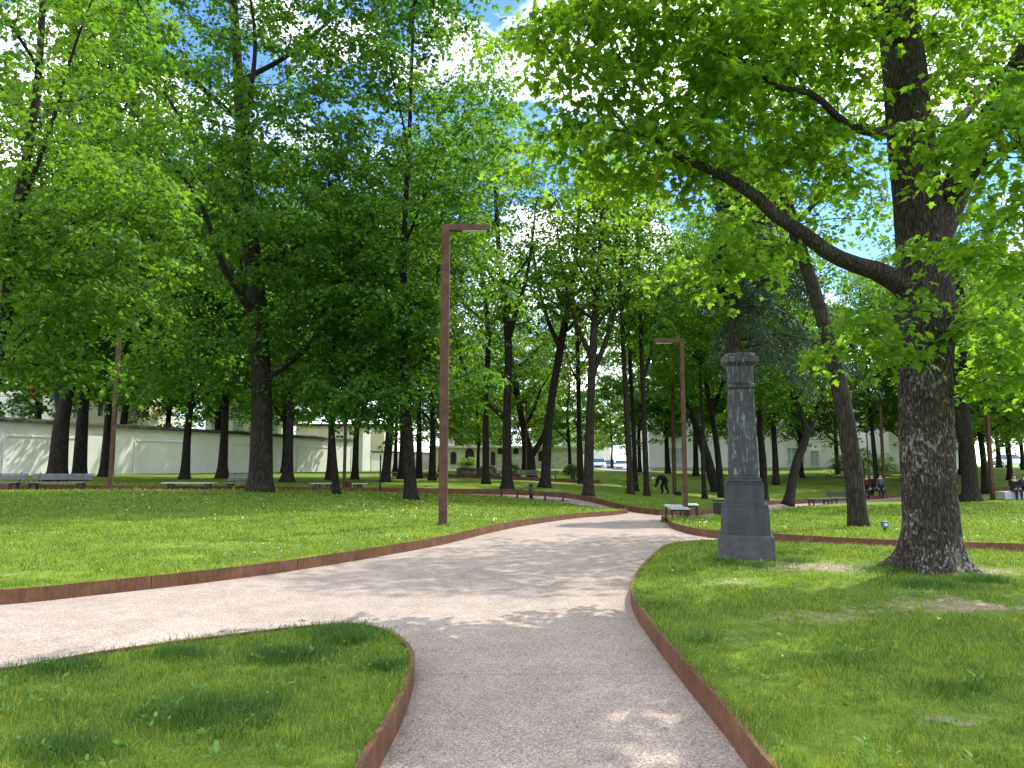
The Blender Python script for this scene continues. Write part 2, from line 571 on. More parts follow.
def bare_A(x, y):
    o = np.zeros(np.shape(x))
    for a, b, r, s in EYES:
        o = np.maximum(o, s * np.exp(-(((x - a) / (r * 1.25)) ** 2 + ((y - b) / (r * .8)) ** 2)))
    return o + .2 * (vnoise(x, y, 1.2, 41) - .5) + .42 * (vnoise(x, y, 2.6, 48) - .52)


def bare_0(x, y):
    return .12 * (vnoise(x, y, .9, 42) - .2) + .34 * (vnoise(x, y, 3.1, 49) - .55)


def bare_L(x, y):
    o = .12 * (vnoise(x, y, .5, 43) - .2)
    for px, py, rx, ry in [(215, 545, 1.8, .7), (20, 575, 1.2, .4)]:
        a, b = hit(px, py, .15)
        o = np.maximum(o, .42 * np.exp(-(((x - a) / rx) ** 2 + ((y - b) / ry) ** 2)))
    return o


wob = lambda x, y: .018 * (vnoise(x, y, 1.6, 5) - .5) + .012 * (vnoise(x, y, 6, 6) - .5)
zl = lambda x, y: G(x, y) + LAWN + wob(x, y)
# the ground to the horizon
gx = np.r_[-900, -500, -300, -220, np.arange(-160, 161, 4.0), 220, 300, 500, 900]
gy = np.r_[-400, -200, -100, -60, np.arange(-40, 201, 4.0), 260, 350, 500, 900, 1500]
XX, YY = np.meshgrid(gx, gy)
nx, ny = len(gx), len(gy)
idx = np.arange(nx * ny).reshape(ny, nx)
q = np.stack([idx[:-1, :-1], idx[:-1, 1:], idx[1:, 1:], idx[1:, :-1]], -1).reshape(-1, 4)
me = np_mesh('ground', np.c_[XX.ravel(), YY.ravel(), G(XX, YY).ravel() - .22], q.ravel(), np.full(len(q), 4), None, True)
a_ = me.attributes.new('bare', 'FLOAT', 'POINT')
tag(link('ground', me, 'lawn'), kind='structure')
SPN = [(-3, 0, 1.0), (0, 16, .3), (16, 40, .8), (40, 60, 1.2), (60, 130, 3.0)]
tag(sheet('path', np.vstack([[(-60, -4), (46, -4)], U_front[::-1] + (0, .25)]), [(-4, 20, .6), (20, 57, 1.2)], lambda x, y: G(x, y), 'path'), kind='structure')
tag(sheet('lawn_left', L_poly, SPN, zl, 'lawn', bare_L), kind='structure')
tag(sheet('lawn_front', C_poly, SPN, zl, 'lawn', bare_0), kind='structure')
tag(sheet('lawn_right', A_poly, SPN, zl, 'lawn', bare_A), kind='structure')
tag(sheet('lawn_middle', B_poly, SPN, zl, 'lawn', bare_0), kind='structure')
tag(sheet('lawn_back', U_poly, SPN, lambda x, y: G(x, y) + LAWN, 'lawn', bare_0), kind='structure')
rd = smooth_line([(7.5, 84), (8.5, 92), (6, 110), (24, 110), (18.5, 88), (14.5, 76), (12.2, 70), (9.6, 71.5)], 2.0, True)
tag(sheet('road', rd, [(60, 130, 2.0)], lambda x, y: G(x, y) + LAWN + .03, 'asphalt'), kind='structure')


def edging(line, label, h=.17, th=.035, plate=2.2, side=1):
    """a strip of upright weathering steel plates along a line, butted every few metres"""
    P = np.asarray(line, float)
    d = np.r_[0, np.cumsum(np.linalg.norm(np.diff(P, axis=0), axis=1))]
    T = np.gradient(P, axis=0)
    T /= np.linalg.norm(T, axis=1)[:, None]
    N = np.c_[-T[:, 1], T[:, 0]] * side
    g = Geo()
    at_s = lambda s, A: np.array([np.interp(s, d, A[:, 0]), np.interp(s, d, A[:, 1])])
    s0 = 0.0
    while s0 < d[-1] - .05:
        s1 = min(s0 + plate, d[-1])
        ss = np.r_[s0 + .005, d[(d > s0 + .02) & (d < s1 - .02)], s1 - .005]
        pts = [(at_s(s, P), at_s(s, N)) for s in ss]
        zs = G(np.array([p[0][0] for p in pts]), np.array([p[0][1] for p in pts]))
        vs = []
        for (p, n), z in zip(pts, zs):
            q_ = p + n * th
            vs += [(*p, z - .08), (*p, z + h), (*q_, z + h), (*q_, z - .08)]
        fs = []
        for i in range(len(pts) - 1):
            for j in range(4):
                a, b = i * 4 + j, i * 4 + (j + 1) % 4
                fs.append((a, b, b + 4, a + 4))
        k = (len(pts) - 1) * 4
        fs += [(3, 2, 1, 0), (k, k + 1, k + 2, k + 3)]
        g.add(vs, fs)
        s0 = s1
    o = g.make('steel_edging', 'rust')
    bm = bmesh.new(); bm.from_mesh(o.data); bmesh.ops.recalc_face_normals(bm, faces=bm.faces); bm.to_mesh(o.data); bm.free()
    tag(o, label, 'lawn edging', 'weathering steel edgings round the lawns')
    return o


edging(smooth_line(L_near, .25), 'long rust brown steel edging curving along the sunny left lawn', side=-1)
edging(smooth_line(L_far, .5), 'low dark steel edging at the far side of the left lawn', h=.16)
edging(C_line, 'rust brown steel edging round the small lawn nearest in the foreground', side=1)
edging(A_line, 'rust brown steel edging of the right lawn with the column', side=-1)
edging(B_line, 'rust brown steel edging of the lawn behind the column with rounded end', side=1)
edging(B_far[::-1], 'steel edging along the far side of the lawn behind the column', h=.16, side=-1)
edging(U_front, 'rust brown steel edging along the far lawn behind the benches', h=.24, side=1)


# ------------------------------------------------------------------ grass
def blades(name, X, Y, Z, Hh, Wd, lean, mat):
    n = len(X)
    az = rng.uniform(0, 2 * math.pi, n)
    la = rng.uniform(0, 2 * math.pi, n)
    s = np.c_[np.cos(az), np.sin(az), np.zeros(n)] * (Wd / 2)[:, None]
    b = np.c_[X, Y, Z]
    l = np.c_[np.cos(la), np.sin(la), np.zeros(n)] * (lean * Hh)[:, None]
    up = np.array((0, 0, 1.0))
    m = b + up * (Hh * .6)[:, None] + l * .35
    t = b + up * (Hh * (1 - .3 * lean))[:, None] + l
    V = np.stack([b - s, b + s, m + s * .75, m - s * .75, t], 1).reshape(-1, 3)
    o = (np.arange(n) * 5)[:, None]
    lp = np.concatenate([o + np.array([[0, 1, 2, 3]]), o + np.array([[3, 2, 4]])], 1).ravel()
    me = np_mesh(name, V, lp, np.tile([4, 3], n), None, True)
    return link(name, me, mat)


def scatter(poly, ya, yb, dens, margin=1.5):
    x0, y0 = poly.min(0)
    x1, y1 = poly.max(0)
    ya, yb = max(ya, y0), min(yb, y1)
    lim = .70 * yb + margin
    xa, xb = max(x0, -lim), min(x1, lim)
    if yb <= ya or xb <= xa:
        return np.zeros((0, 2))
    n = int((yb - ya) * (xb - xa) * dens)
    p = np.c_[rng.uniform(xa, xb, n), rng.uniform(ya, yb, n)]
    p = p[np.abs(p[:, 0]) < .70 * p[:, 1] + margin]
    return p[in_poly(p[:, 0], p[:, 1], poly)]


BANDS = [(2.6, 4.6, 9000, .045, .0035), (4.6, 7, 6500, .045, .0042), (7, 10, 3200, .047, .006), (10, 14, 1500, .05, .009), (14, 19, 650, .055, .014), (19, 27, 260, .06, .022), (27, 36, 110, .07, .035)]
xs, ys, hs, ws = [], [], [], []
tx, ty, th_, tw_ = [], [], [], []
for poly, bare in ((C_poly, bare_0), (A_poly, bare_A), (L_poly, bare_L), (B_poly, bare_0), (U_poly, bare_0)):
    for ya, yb, dn, hh, ww in BANDS:
        p = scatter(poly, ya, yb, dn)
        if not len(p):
            continue
        b = bare(p[:, 0], p[:, 1])
        keep = rng.random(len(p)) > np.clip((b + .6 * (vnoise(p[:, 0], p[:, 1], 9, 44) - .5) - .15) * 3, 0, .90)
        keep &= rng.random(len(p)) < .45 + .75 * vnoise(p[:, 0], p[:, 1], 5, 45)
        p = p[keep]
        k = len(p)
        hv = hh * rng.uniform(.4, 1.4, k) * (.45 + .8 * vnoise(p[:, 0], p[:, 1], 2.2, 46) + .5 * vnoise(p[:, 0], p[:, 1], 8, 47) ** 2)
        hv *= np.where(rng.random(k) < .03, 1.9, 1.0)
        xs.append(p[:, 0]); ys.append(p[:, 1]); hs.append(hv); ws.append(ww * rng.uniform(.7, 1.4, k))
# taller tufts
tufts = [(*hit(px, py, .17), r, n) for px, py, r, n in [
    (290, 655, .32, 1500), (210, 712, .42, 2400), (345, 640, .25, 1200), (60, 668, .3, 900), (180, 655, .22, 700), (385, 665, .18, 500), (60, 750, .25, 700), (340, 632, .3, 1400),
    (850, 660, .25, 300), (890, 570, .35, 1500), (985, 580, .3, 1200), (925, 585, .4, 1400), (755, 565, .4, 900), (722, 561, .25, 500), (790, 561, .3, 600), (700, 640, .2, 200), (960, 690, .3, 350), (660, 605, .2, 300)]]
for a, b, r, n in tufts:
    p = np.c_[rng.normal(a, r * .55, n), rng.normal(b, r * .4, n)]
    k = in_poly(p[:, 0], p[:, 1], C_poly) | in_poly(p[:, 0], p[:, 1], A_poly)
    p = p[k]
    tx.append(p[:, 0]); ty.append(p[:, 1])
    th_.append(rng.uniform(.05, .125, len(p))); tw_.append(rng.uniform(.003, .006, len(p)))
# long grass growing up along the steel edges
for line, poly, n in ((C_line, C_poly, 2600), (A_line[:80], A_poly, 1500)):
    i = rng.integers(0, len(line) - 1, n)
    f = rng.random(n)[:, None]
    p = line[i] * (1 - f) + line[i + 1] * f + rng.normal(0, .05, (n, 2))
    p = p[in_poly(p[:, 0], p[:, 1], poly) & (p[:, 1] > 2.5)]
    tx.append(p[:, 0]); ty.append(p[:, 1])
    th_.append(rng.uniform(.05, .10, len(p))); tw_.append(rng.uniform(.003, .006, len(p)))
X_, Y_ = np.concatenate(xs), np.concatenate(ys)
tag(blades('grass', X_, Y_, zl(X_, Y_) - .006, np.concatenate(hs), np.concatenate(ws), rng.uniform(.2, .9, len(X_)), 'blade'), kind='stuff')
X_, Y_ = np.concatenate(tx), np.concatenate(ty)
tag(blades('tall_grass', X_, Y_, zl(X_, Y_) - .006, np.concatenate(th_), np.concatenate(tw_), rng.uniform(.2, .8, len(X_)), 'blade_tall'), kind='stuff')


# ------------------------------------------------------------------ leaves (shared by weeds and trees)
MAPLE = np.array([(0, 0, 0), (.30, -.12, -.10), (.25, .14, -.03), (.62, .36, -.20), (.27, .50, -.05), (.26, .74, -.14), (0, 1, -.28), (-.26, .74, -.14), (-.27, .50, -.05), (-.62, .36, -.20), (-.25, .14, -.03), (-.30, -.12, -.10)])
KITE = np.array([(0, 0, 0), (.42, .42, -.12), (0, 1, -.2), (-.42, .42, -.12)])
OVAL = np.array([(0, 0, 0), (.22, .3, .05), (.2, .7, .03), (0, 1, -.08), (-.2, .7, .03), (-.22, .3, .05)])
NEEDLE = np.array([(0, 0, 0), (.16, .4, 0), (0, 1, -.05), (-.16, .4, 0)])


def leaf_arrays(P, tip, nrm, size, tpl):
    tip = tip / np.linalg.norm(tip, axis=1)[:, None]
    nrm = nrm - tip * (nrm * tip).sum(1)[:, None]
    nrm /= np.maximum(np.linalg.norm(nrm, axis=1)[:, None], 1e-6)
    side = np.cross(tip, nrm)
    k = len(tpl)
    V = (P[:, None, :] + size[:, None, None] * (side[:, None, :] * tpl[None, :, 0:1] + tip[:, None, :] * tpl[None, :, 1:2] + nrm[:, None, :] * tpl[None, :, 2:3]))
    return V.reshape(-1, 3), k


def leaf_mesh(name, P, tip, nrm, size, tpl):
    V, k = leaf_arrays(P, tip, nrm, size, tpl)
    return np_mesh(name, V, np.arange(len(V)), np.full(len(P), k), None, False)


# broad leaved weeds in the two near lawns
wp = []
for poly, ya, yb, dn in ((C_poly, 3, 7, 34), (A_poly, 3, 6.5, 34), (A_poly, 6.5, 12, 9.0), (L_poly, 8, 14, 3)):
    wp.append(scatter(poly, ya, yb, dn))
wp = np.vstack(wp)
wp = wp[rng.random(len(wp)) < 1.3 * vnoise(wp[:, 0], wp[:, 1], 1.4, 61) ** 1.6]
P, T, N, S = [], [], [], []
for x, y in wp:
    k = int(rng.integers(3, 8))
    sz = rng.uniform(.016, .045) * (1.7 if rng.random() < .12 else 1)
    az = rng.uniform(0, 6.28, k)
    el = rng.uniform(.2, 1.0, k)
    t = np.c_[np.cos(az) * np.cos(el), np.sin(az) * np.cos(el), np.sin(el)]
    hgt = rng.uniform(.01, .07)
    P.append(np.c_[np.full(k, x), np.full(k, y), np.full(k, 0) + hgt * rng.uniform(.5, 1, k)] + t * .01)
    T.append(t); N.append(np.tile((0, 0, 1.0), (k, 1)) + rng.normal(0, .2, (k, 3))); S.append(sz * rng.uniform(.7, 1.2, k))
P = np.vstack(P)
P[:, 2] += zl(P[:, 0], P[:, 1]) + .012
tag(link('weeds', leaf_mesh('weeds', P, np.vstack(T), np.vstack(N), np.concatenate(S), OVAL), 'weed'), kind='stuff')
# daisies scattered over the sunny lawns
fp = np.vstack([scatter(L_poly, 10, 17, 6), scatter(L_poly, 17, 27, 4), scatter(B_poly, 14, 26, 4), scatter(A_poly, 5, 14, .8)])
fp = fp[rng.random(len(fp)) < vnoise(fp[:, 0], fp[:, 1], .5, 62) ** 1.5 * 1.5]
n = len(fp)
az = rng.uniform(0, 6.28, n)
fw = leaf_mesh('wildflowers', np.c_[fp, zl(fp[:, 0], fp[:, 1]) + rng.uniform(.04, .09, n)], np.c_[np.cos(az), np.sin(az), rng.normal(0, .3, n)], np.tile((0, 0, 1.0), (n, 1)) + rng.normal(0, .4, (n, 3)), rng.uniform(.012, .022, n) * (1 + (fp[:, 1] > 17) * .5), np.array([(0, 0, 0), (.5, .2, 0), (.5, .8, 0), (0, 1, 0), (-.5, .8, 0), (-.5, .2, 0)]))
fo = link('wildflowers', fw, ['petal', 'dandelion'])
fw.polygons.foreach_set('material_index', (rng.random(n) < .12).astype(np.int32))
tag(fo, kind='stuff')
# fallen bud scales, bits of leaf and twigs on the path edges and under the trees
M_['litter'] = simple('dry_leaf_bits', (.20, .13, .06), .8, .2, 0, .6, 9)
lp = []
for line in (A_line[(A_line[:, 1] > 2.6) & (A_line[:, 1] < 14)], C_line[C_line[:, 1] > 2.6], np.array(L_near)[:0]):
    if len(line) < 2: continue
    i = rng.integers(0, len(line) - 1, 420)
    f = rng.random(420)[:, None]
    lp.append(line[i] * (1 - f) + line[i + 1] * f + rng.normal(0, .16, (420, 2)))
pth = np.c_[rng.uniform(-4, 3, 700), rng.uniform(3, 14, 700)]
lp = np.vstack(lp + [pth, scatter(A_poly, 3, 13, 5), scatter(C_poly, 3, 7, 6)])
lawn_ = in_poly(lp[:, 0], lp[:, 1], A_poly) | in_poly(lp[:, 0], lp[:, 1], C_poly) | in_poly(lp[:, 0], lp[:, 1], L_poly)
n = len(lp)
az = rng.uniform(0, 6.28, n)
lz = np.where(lawn_, zl(lp[:, 0], lp[:, 1]) + .03, G(lp[:, 0], lp[:, 1]) + .006)
sz = rng.uniform(.008, .028, n)
lm = leaf_mesh('leaf_litter', np.c_[lp, lz], np.c_[np.cos(az), np.sin(az), rng.normal(0, .12, n)], np.tile((0, 0, 1.0), (n, 1)) + rng.normal(0, .3, (n, 3)), sz, OVAL)
tag(link('leaf_litter', lm, 'litter'), kind='stuff')

# ------------------------------------------------------------------ trees
def resample(pts, step):
    P = np.asarray(pts, float)
    d = np.r_[0, np.cumsum(np.linalg.norm(np.diff(P[:, :3], axis=0), axis=1))]
    n = max(3, int(d[-1] / step) + 1)
    s = np.linspace(0, d[-1], n)
    # smooth with a spline through the given joints
    Q = smooth_line(P, step * .5)
    dq = np.r_[0, np.cumsum(np.linalg.norm(np.diff(Q[:, :3], axis=0), axis=1))]
    s = np.linspace(0, dq[-1], n)
    return np.stack([np.interp(s, dq, Q[:, k]) for k in range(P.shape[1])], 1)


def grow(stems, targets, r, step=.5, tip=.007, expo=2.25, minbranch=2.0, up=.9, base=None, wig=.10):
    """stems: list of (m,4) polylines x,y,z,radius; first is the trunk. Twigs are grown from the stems to every target."""
    pos, par, rad, fixed = [], [], [], []
    allow = []
    for si, S in enumerate(stems):
        for i, p in enumerate(S):
            if i == 0 and si > 0:
                A = np.array(pos)
                j = int(np.argmin(np.linalg.norm(A - p[:3], axis=1)))
                par.append(j)
            else:
                par.append(len(pos) - 1)
            pos.append(p[:3]); rad.append(p[3]); fixed.append(True)
            allow.append(p[2] > minbranch)
    nst = len(pos)
    cap = nst + len(targets) * 24
    A = np.zeros((cap, 3)); A[:nst] = pos
    ok = np.zeros(cap, bool); ok[:nst] = allow
    n = nst
    d0 = np.array([np.min(np.linalg.norm(A[:nst] - t, axis=1)) for t in targets])
    for ti in np.argsort(d0):
        t = targets[ti]
        d = t - A[:n]
        L = np.linalg.norm(d, axis=1)
        cost = L * (1 + up * np.clip(-d[:, 2] / np.maximum(L, 1e-6) + .25, 0, 1.3))
        cost[~ok[:n]] = 1e9
        j = int(np.argmin(cost))
        L = L[j]
        if L < .12:
            continue
        k = min(20, max(2, int(L / step)))
        p0 = A[j]
        pd = A[j] - A[par[j]] if par[j] >= 0 else np.array((0, 0, 1.0))
        pd = pd / max(np.linalg.norm(pd), 1e-6)
        dr = (t - p0) / L
        c = p0 + .45 * L * (dr * .6 + pd * .45 + np.array((0, 0, .22)))
        last = j
        for q in range(1, k + 1):
            u = q / k
            p = (1 - u) ** 2 * p0 + 2 * u * (1 - u) * c + u * u * t
            if q < k:
                p = p + r.normal(0, wig * min(L, 2.5) / k ** .5 * .5, 3)
            A[n] = p; ok[n] = True
            par.append(last); rad.append(0); fixed.append(False)
            last = n; n += 1
    A = A[:n]
    par = np.array(par); rad = np.array(rad, float)
    child = [[] for _ in range(n)]
    cnt = np.zeros(n)
    for i in range(n - 1, -1, -1):
        if not child[i]:
            cnt[i] += 1
        if par[i] >= 0:
            cnt[par[i]] += cnt[i]
            child[par[i]].append(i)
    pipe = tip * cnt ** (1 / expo)
    for i in range(n):
        if not fixed[i]:
            rad[i] = min(pipe[i], rad[par[i]] * (.62 if fixed[par[i]] else 1.0))
    return A, par, rad, child, fixed


def wood_mesh(name, A, par, rad, child, base_z=None, trunk_n=0, flare=None, hero=False, minr=0.0):
    g = Geo()
    done = set()
    starts = [0]
    while starts:
        s = starts.pop()
        chain = [s]
        while child[chain[-1]]:
            ch = sorted(child[chain[-1]], key=lambda c: -rad[c])
            starts += ch[1:]
            chain.append(ch[0])
        pts = [A[i] for i in chain]
        rr = [rad[i] for i in chain]
        if par[s] >= 0:
            pts = [A[par[s]]] + pts
            rr = [min(rad[par[s]] * .9, rr[0] * 1.25)] + rr
        if max(rr) < minr:
            continue
        m = max(rr)
        sides = 14 if m > .15 else 8 if m > .05 else 5 if m > .018 else 3
        if s == 0:
            z0 = base_z
            fl = flare or .45
            ph = random.random() * 6
            if hero:
                P = resample(np.c_[np.array(pts), rr], .07)
                sides = 72

                def jit(p, a, z0=z0):
                    h = p[2] - z0
                    f = 1 + .52 * math.exp(-max(h, 0) / .2) * (1 + .35 * np.sin(3 * a + ph) + .4 * np.sin(5 * a + 2) + .3 * np.sin(8 * a + 1)) + .06 * np.sin(2 * a + h * .6)
                    rid = np.array([mnoise.noise(Vector((math.cos(b) * 5.2, math.sin(b) * 5.2, h * 1.3))) * .055 + mnoise.noise(Vector((math.cos(b) * 12, math.sin(b) * 12, h * 2.6 + 7))) * .035 for b in a])
                    return f * (1 + rid)
                g.tube(P[:, :3], P[:, 3], sides, True, None, jit)
                continue

            def jit(p, a, z0=z0, fl=fl):
                h = p[2] - z0
                return 1 + fl * math.exp(-max(h, 0) / .3) * (1 + .35 * np.sin(3 * a + ph) + .25 * np.sin(5 * a)) + .05 * np.sin(2 * a + h)
            P = resample(np.c_[np.array(pts), rr], .3)
            g.tube(P[:, :3], P[:, 3], 16, True, None, jit)
        elif m > .03:
            P = resample(np.c_[np.array(pts), rr], .3) if len(pts) > 2 else np.c_[np.array(pts), rr]
            g.tube(P[:, :3], P[:, 3], sides)
        else:
            g.tube(pts, rr, sides, False)
    return g.mesh(name, True)


def fill(ells, r, gap):
    """cluster centres spread through a list of ellipsoids (cx,cy,cz,rx,ry,rz,n)"""
    out = []
    for cx, cy, cz, rx, ry, rz, n in ells:
        k = 0
        tries = 0
        while k < n and tries < n * 12:
            tries += 1
            v = r.normal(0, 1, 3)
            v /= np.linalg.norm(v)
            q = v * r.random() ** (1 / 2.4)
            if q[2] < -.55 and r.random() < .4:
                continue
            p = np.array((cx + rx * q[0], cy + ry * q[1], cz + rz * q[2]))
            if out and np.min(np.linalg.norm(np.array(out[-500:]) - p, axis=1)) < gap:
                continue
            out.append(p)
            k += 1
    return np.array(out)


def crown_mesh(name, C, r, per, size, spread, tpl, droop=.45, centre=None):
    n = len(C)
    k = np.maximum(3, r.poisson(per, n))
    i = np.repeat(np.arange(n), k)
    m = len(i)
    # each cluster is a drooping dome of overlapping leaves
    sp = (spread * (.8 + .7 * r.random(n)))[i]
    a = r.uniform(0, 2 * math.pi, m)
    q = np.sqrt(r.random(m)) * (1 + .25 * np.sin(a * 3 + r.uniform(0, 6, n)[i]) + .2 * np.sin(a * 5 + r.uniform(0, 6, n)[i])) * 1.25
    tx, ty = r.normal(0, .3, n)[i], r.normal(0, .3, n)[i]
    off = np.c_[np.cos(a) * q, np.sin(a) * q, -.42 * q * q + .25] * sp[:, None]
    off[:, 2] += off[:, 0] * tx + off[:, 1] * ty + r.normal(0, .17, m) * sp
    P = C[i] + off
    out = off + r.normal(0, .3, (m, 3)) * sp[:, None]
    out[:, 2] = 0
    out /= np.maximum(np.linalg.norm(out, axis=1)[:, None], 1e-6)
    tip = out + np.c_[r.normal(0, .35, (m, 2)), -droop + r.normal(0, .45, m)]
    nrm = np.tile((0, 0, 1.0), (m, 1)) + r.normal(0, .42, (m, 3)) + out * (.2 + .5 * q)[:, None]
    return leaf_mesh(name, P, tip, nrm, size * r.uniform(.6, 1.25, m), tpl)


TREE_N = [0]


def tree_obj(loc, wood, leaves, bark, leafm, label, group=None, cat='tree', kind_name='park_tree'):
    e = empty(kind_name, loc)
    tag(e, label, cat, group)
    link('trunk', wood, bark, e)
    link('crown', leaves, leafm, e)
    return e


def shift(stems, C, o):
    S = [np.c_[s[:, :3] - o, s[:, 3]] for s in stems]
    return S, C - o


def park_tree(px, Y, label, dia=.45, H=20, base=5.0, cr=3.6, lean=(0, 0), bend=.25, limbs=5, leaf='leaf_mid', bark='bark', n=120, per=115, lsize=.185, seed=0, dz=LAWN, group=None,
              pts=None, off=(0, 0), fork=None, gap=.85, spread=.52, flare=.45, cz=None, crz=None, low=None, tpl=KITE, xyz=None, angle=.6):
    """a tree: px is where its foot stands in the photograph, Y how far away; pts bends the trunk through further photo positions"""
    r = np.random.default_rng(seed + 100)
    if xyz is None:
        X = X_at(px, Y)
        z = G(X, Y) + dz
        X = X_at(px, Y, z)
    else:
        X, Y = xyz
        z = G(X, Y) + dz
    o = np.array((X, Y, z))
    R0 = dia / 2
    tr = [(0, 0, -.1, R0)]
    if pts:
        for q in pts:
            w_ = at(q[0], q[1], Y + (q[3] if len(q) > 3 else 0)) - o
            tr.append((*w_, R0 * q[2]))
        topz = tr[-1][2]
        if topz < H * .8:
            d = np.array(tr[-1][:3]) - np.array(tr[-2][:3])
            d /= np.linalg.norm(d)
            d = d * .6 + np.array((0, 0, .6))
            e_ = np.array(tr[-1][:3]) + d * (H * .85 - topz)
            tr.append((*e_, R0 * .22))
    else:
        for f in (.12, .25, .4, .55, .7, .85):
            k = 1 - f
            tr.append((lean[0] * f + r.normal(0, bend) * f, lean[1] * f + r.normal(0, bend) * f, H * f, R0 * max(.12, (.92 - .85 * f))))
    trunk = resample(tr, .4)
    stems = [trunk]
    if fork:
        for fz, dx, dy, fh, fr in fork:
            j = int(np.argmin(np.abs(trunk[:, 2] - fz)))
            p = trunk[j]
            stems.append(resample([(*p[:3], p[3] * .8), (p[0] + dx * .45, p[1] + dy * .45, fz + fh * .25, R0 * fr), (p[0] + dx * .8, p[1] + dy * .8, fz + fh * .6, R0 * fr * .75),
                                   (p[0] + dx, p[1] + dy, fz + fh, R0 * fr * .35)], .4))
    a0 = r.uniform(0, 6.28)
    for i in range(limbs):
        fz = base + (H * .62 - base) * (i + r.uniform(0, .6)) / limbs
        j = int(np.argmin(np.abs(trunk[:, 2] - fz)))
        p = trunk[j]
        a = a0 + i * 2.4 + r.normal(0, .3)
        L = cr * r.uniform(.6, .95)
        rise = L * r.uniform(.7, 1.5)
        rr = min(p[3] * .55, R0 * .4)
        d = np.array((math.cos(a), math.sin(a)))
        stems.append(resample([(*p[:3], rr), (p[0] + d[0] * L * .35, p[1] + d[1] * L * .35, p[2] + rise * .28, rr * .75),
                               (p[0] + d[0] * L * .72 + r.normal(0, .2), p[1] + d[1] * L * .72 + r.normal(0, .2), p[2] + rise * .7, rr * .45),
                               (p[0] + d[0] * L, p[1] + d[1] * L, p[2] + rise, rr * .2)], .4))
    tz = trunk[-1]
    mid = trunk[int(len(trunk) * .6)]
    czz = cz if cz is not None else (base + H) / 2
    crz_ = crz if crz is not None else (H - base) / 2
    ells = [(mid[0] + off[0], mid[1] + off[1], czz, cr, cr, crz_, int(n * .7)),
            (tz[0] + off[0] * .5, tz[1] + off[1] * .5, H * .86, cr * .55, cr * .55, H * .14, int(n * .12)),
            (mid[0] + off[0], mid[1] + off[1], base + crz_ * .45, cr * .95, cr * .95, crz_ * .4, int(n * .18))]
    if low:
        for lx, ly, lz, lr, ln in low:
            ells.append((lx, ly, lz, lr, lr, lr * .6, ln))
    C = fill(ells, r, gap)
    A, par, rad, child, fx = grow(stems, C, r, minbranch=base * .75, tip=.0105)
    nm = 'park_tree'
    w_ = wood_mesh('trunk', A, par, rad, child, 0.0, flare=flare)
    l_ = crown_mesh('crown', C, r, per, lsize, spread, tpl)
    return tree_obj(tuple(o), w_, l_, bark, leaf, label, group)


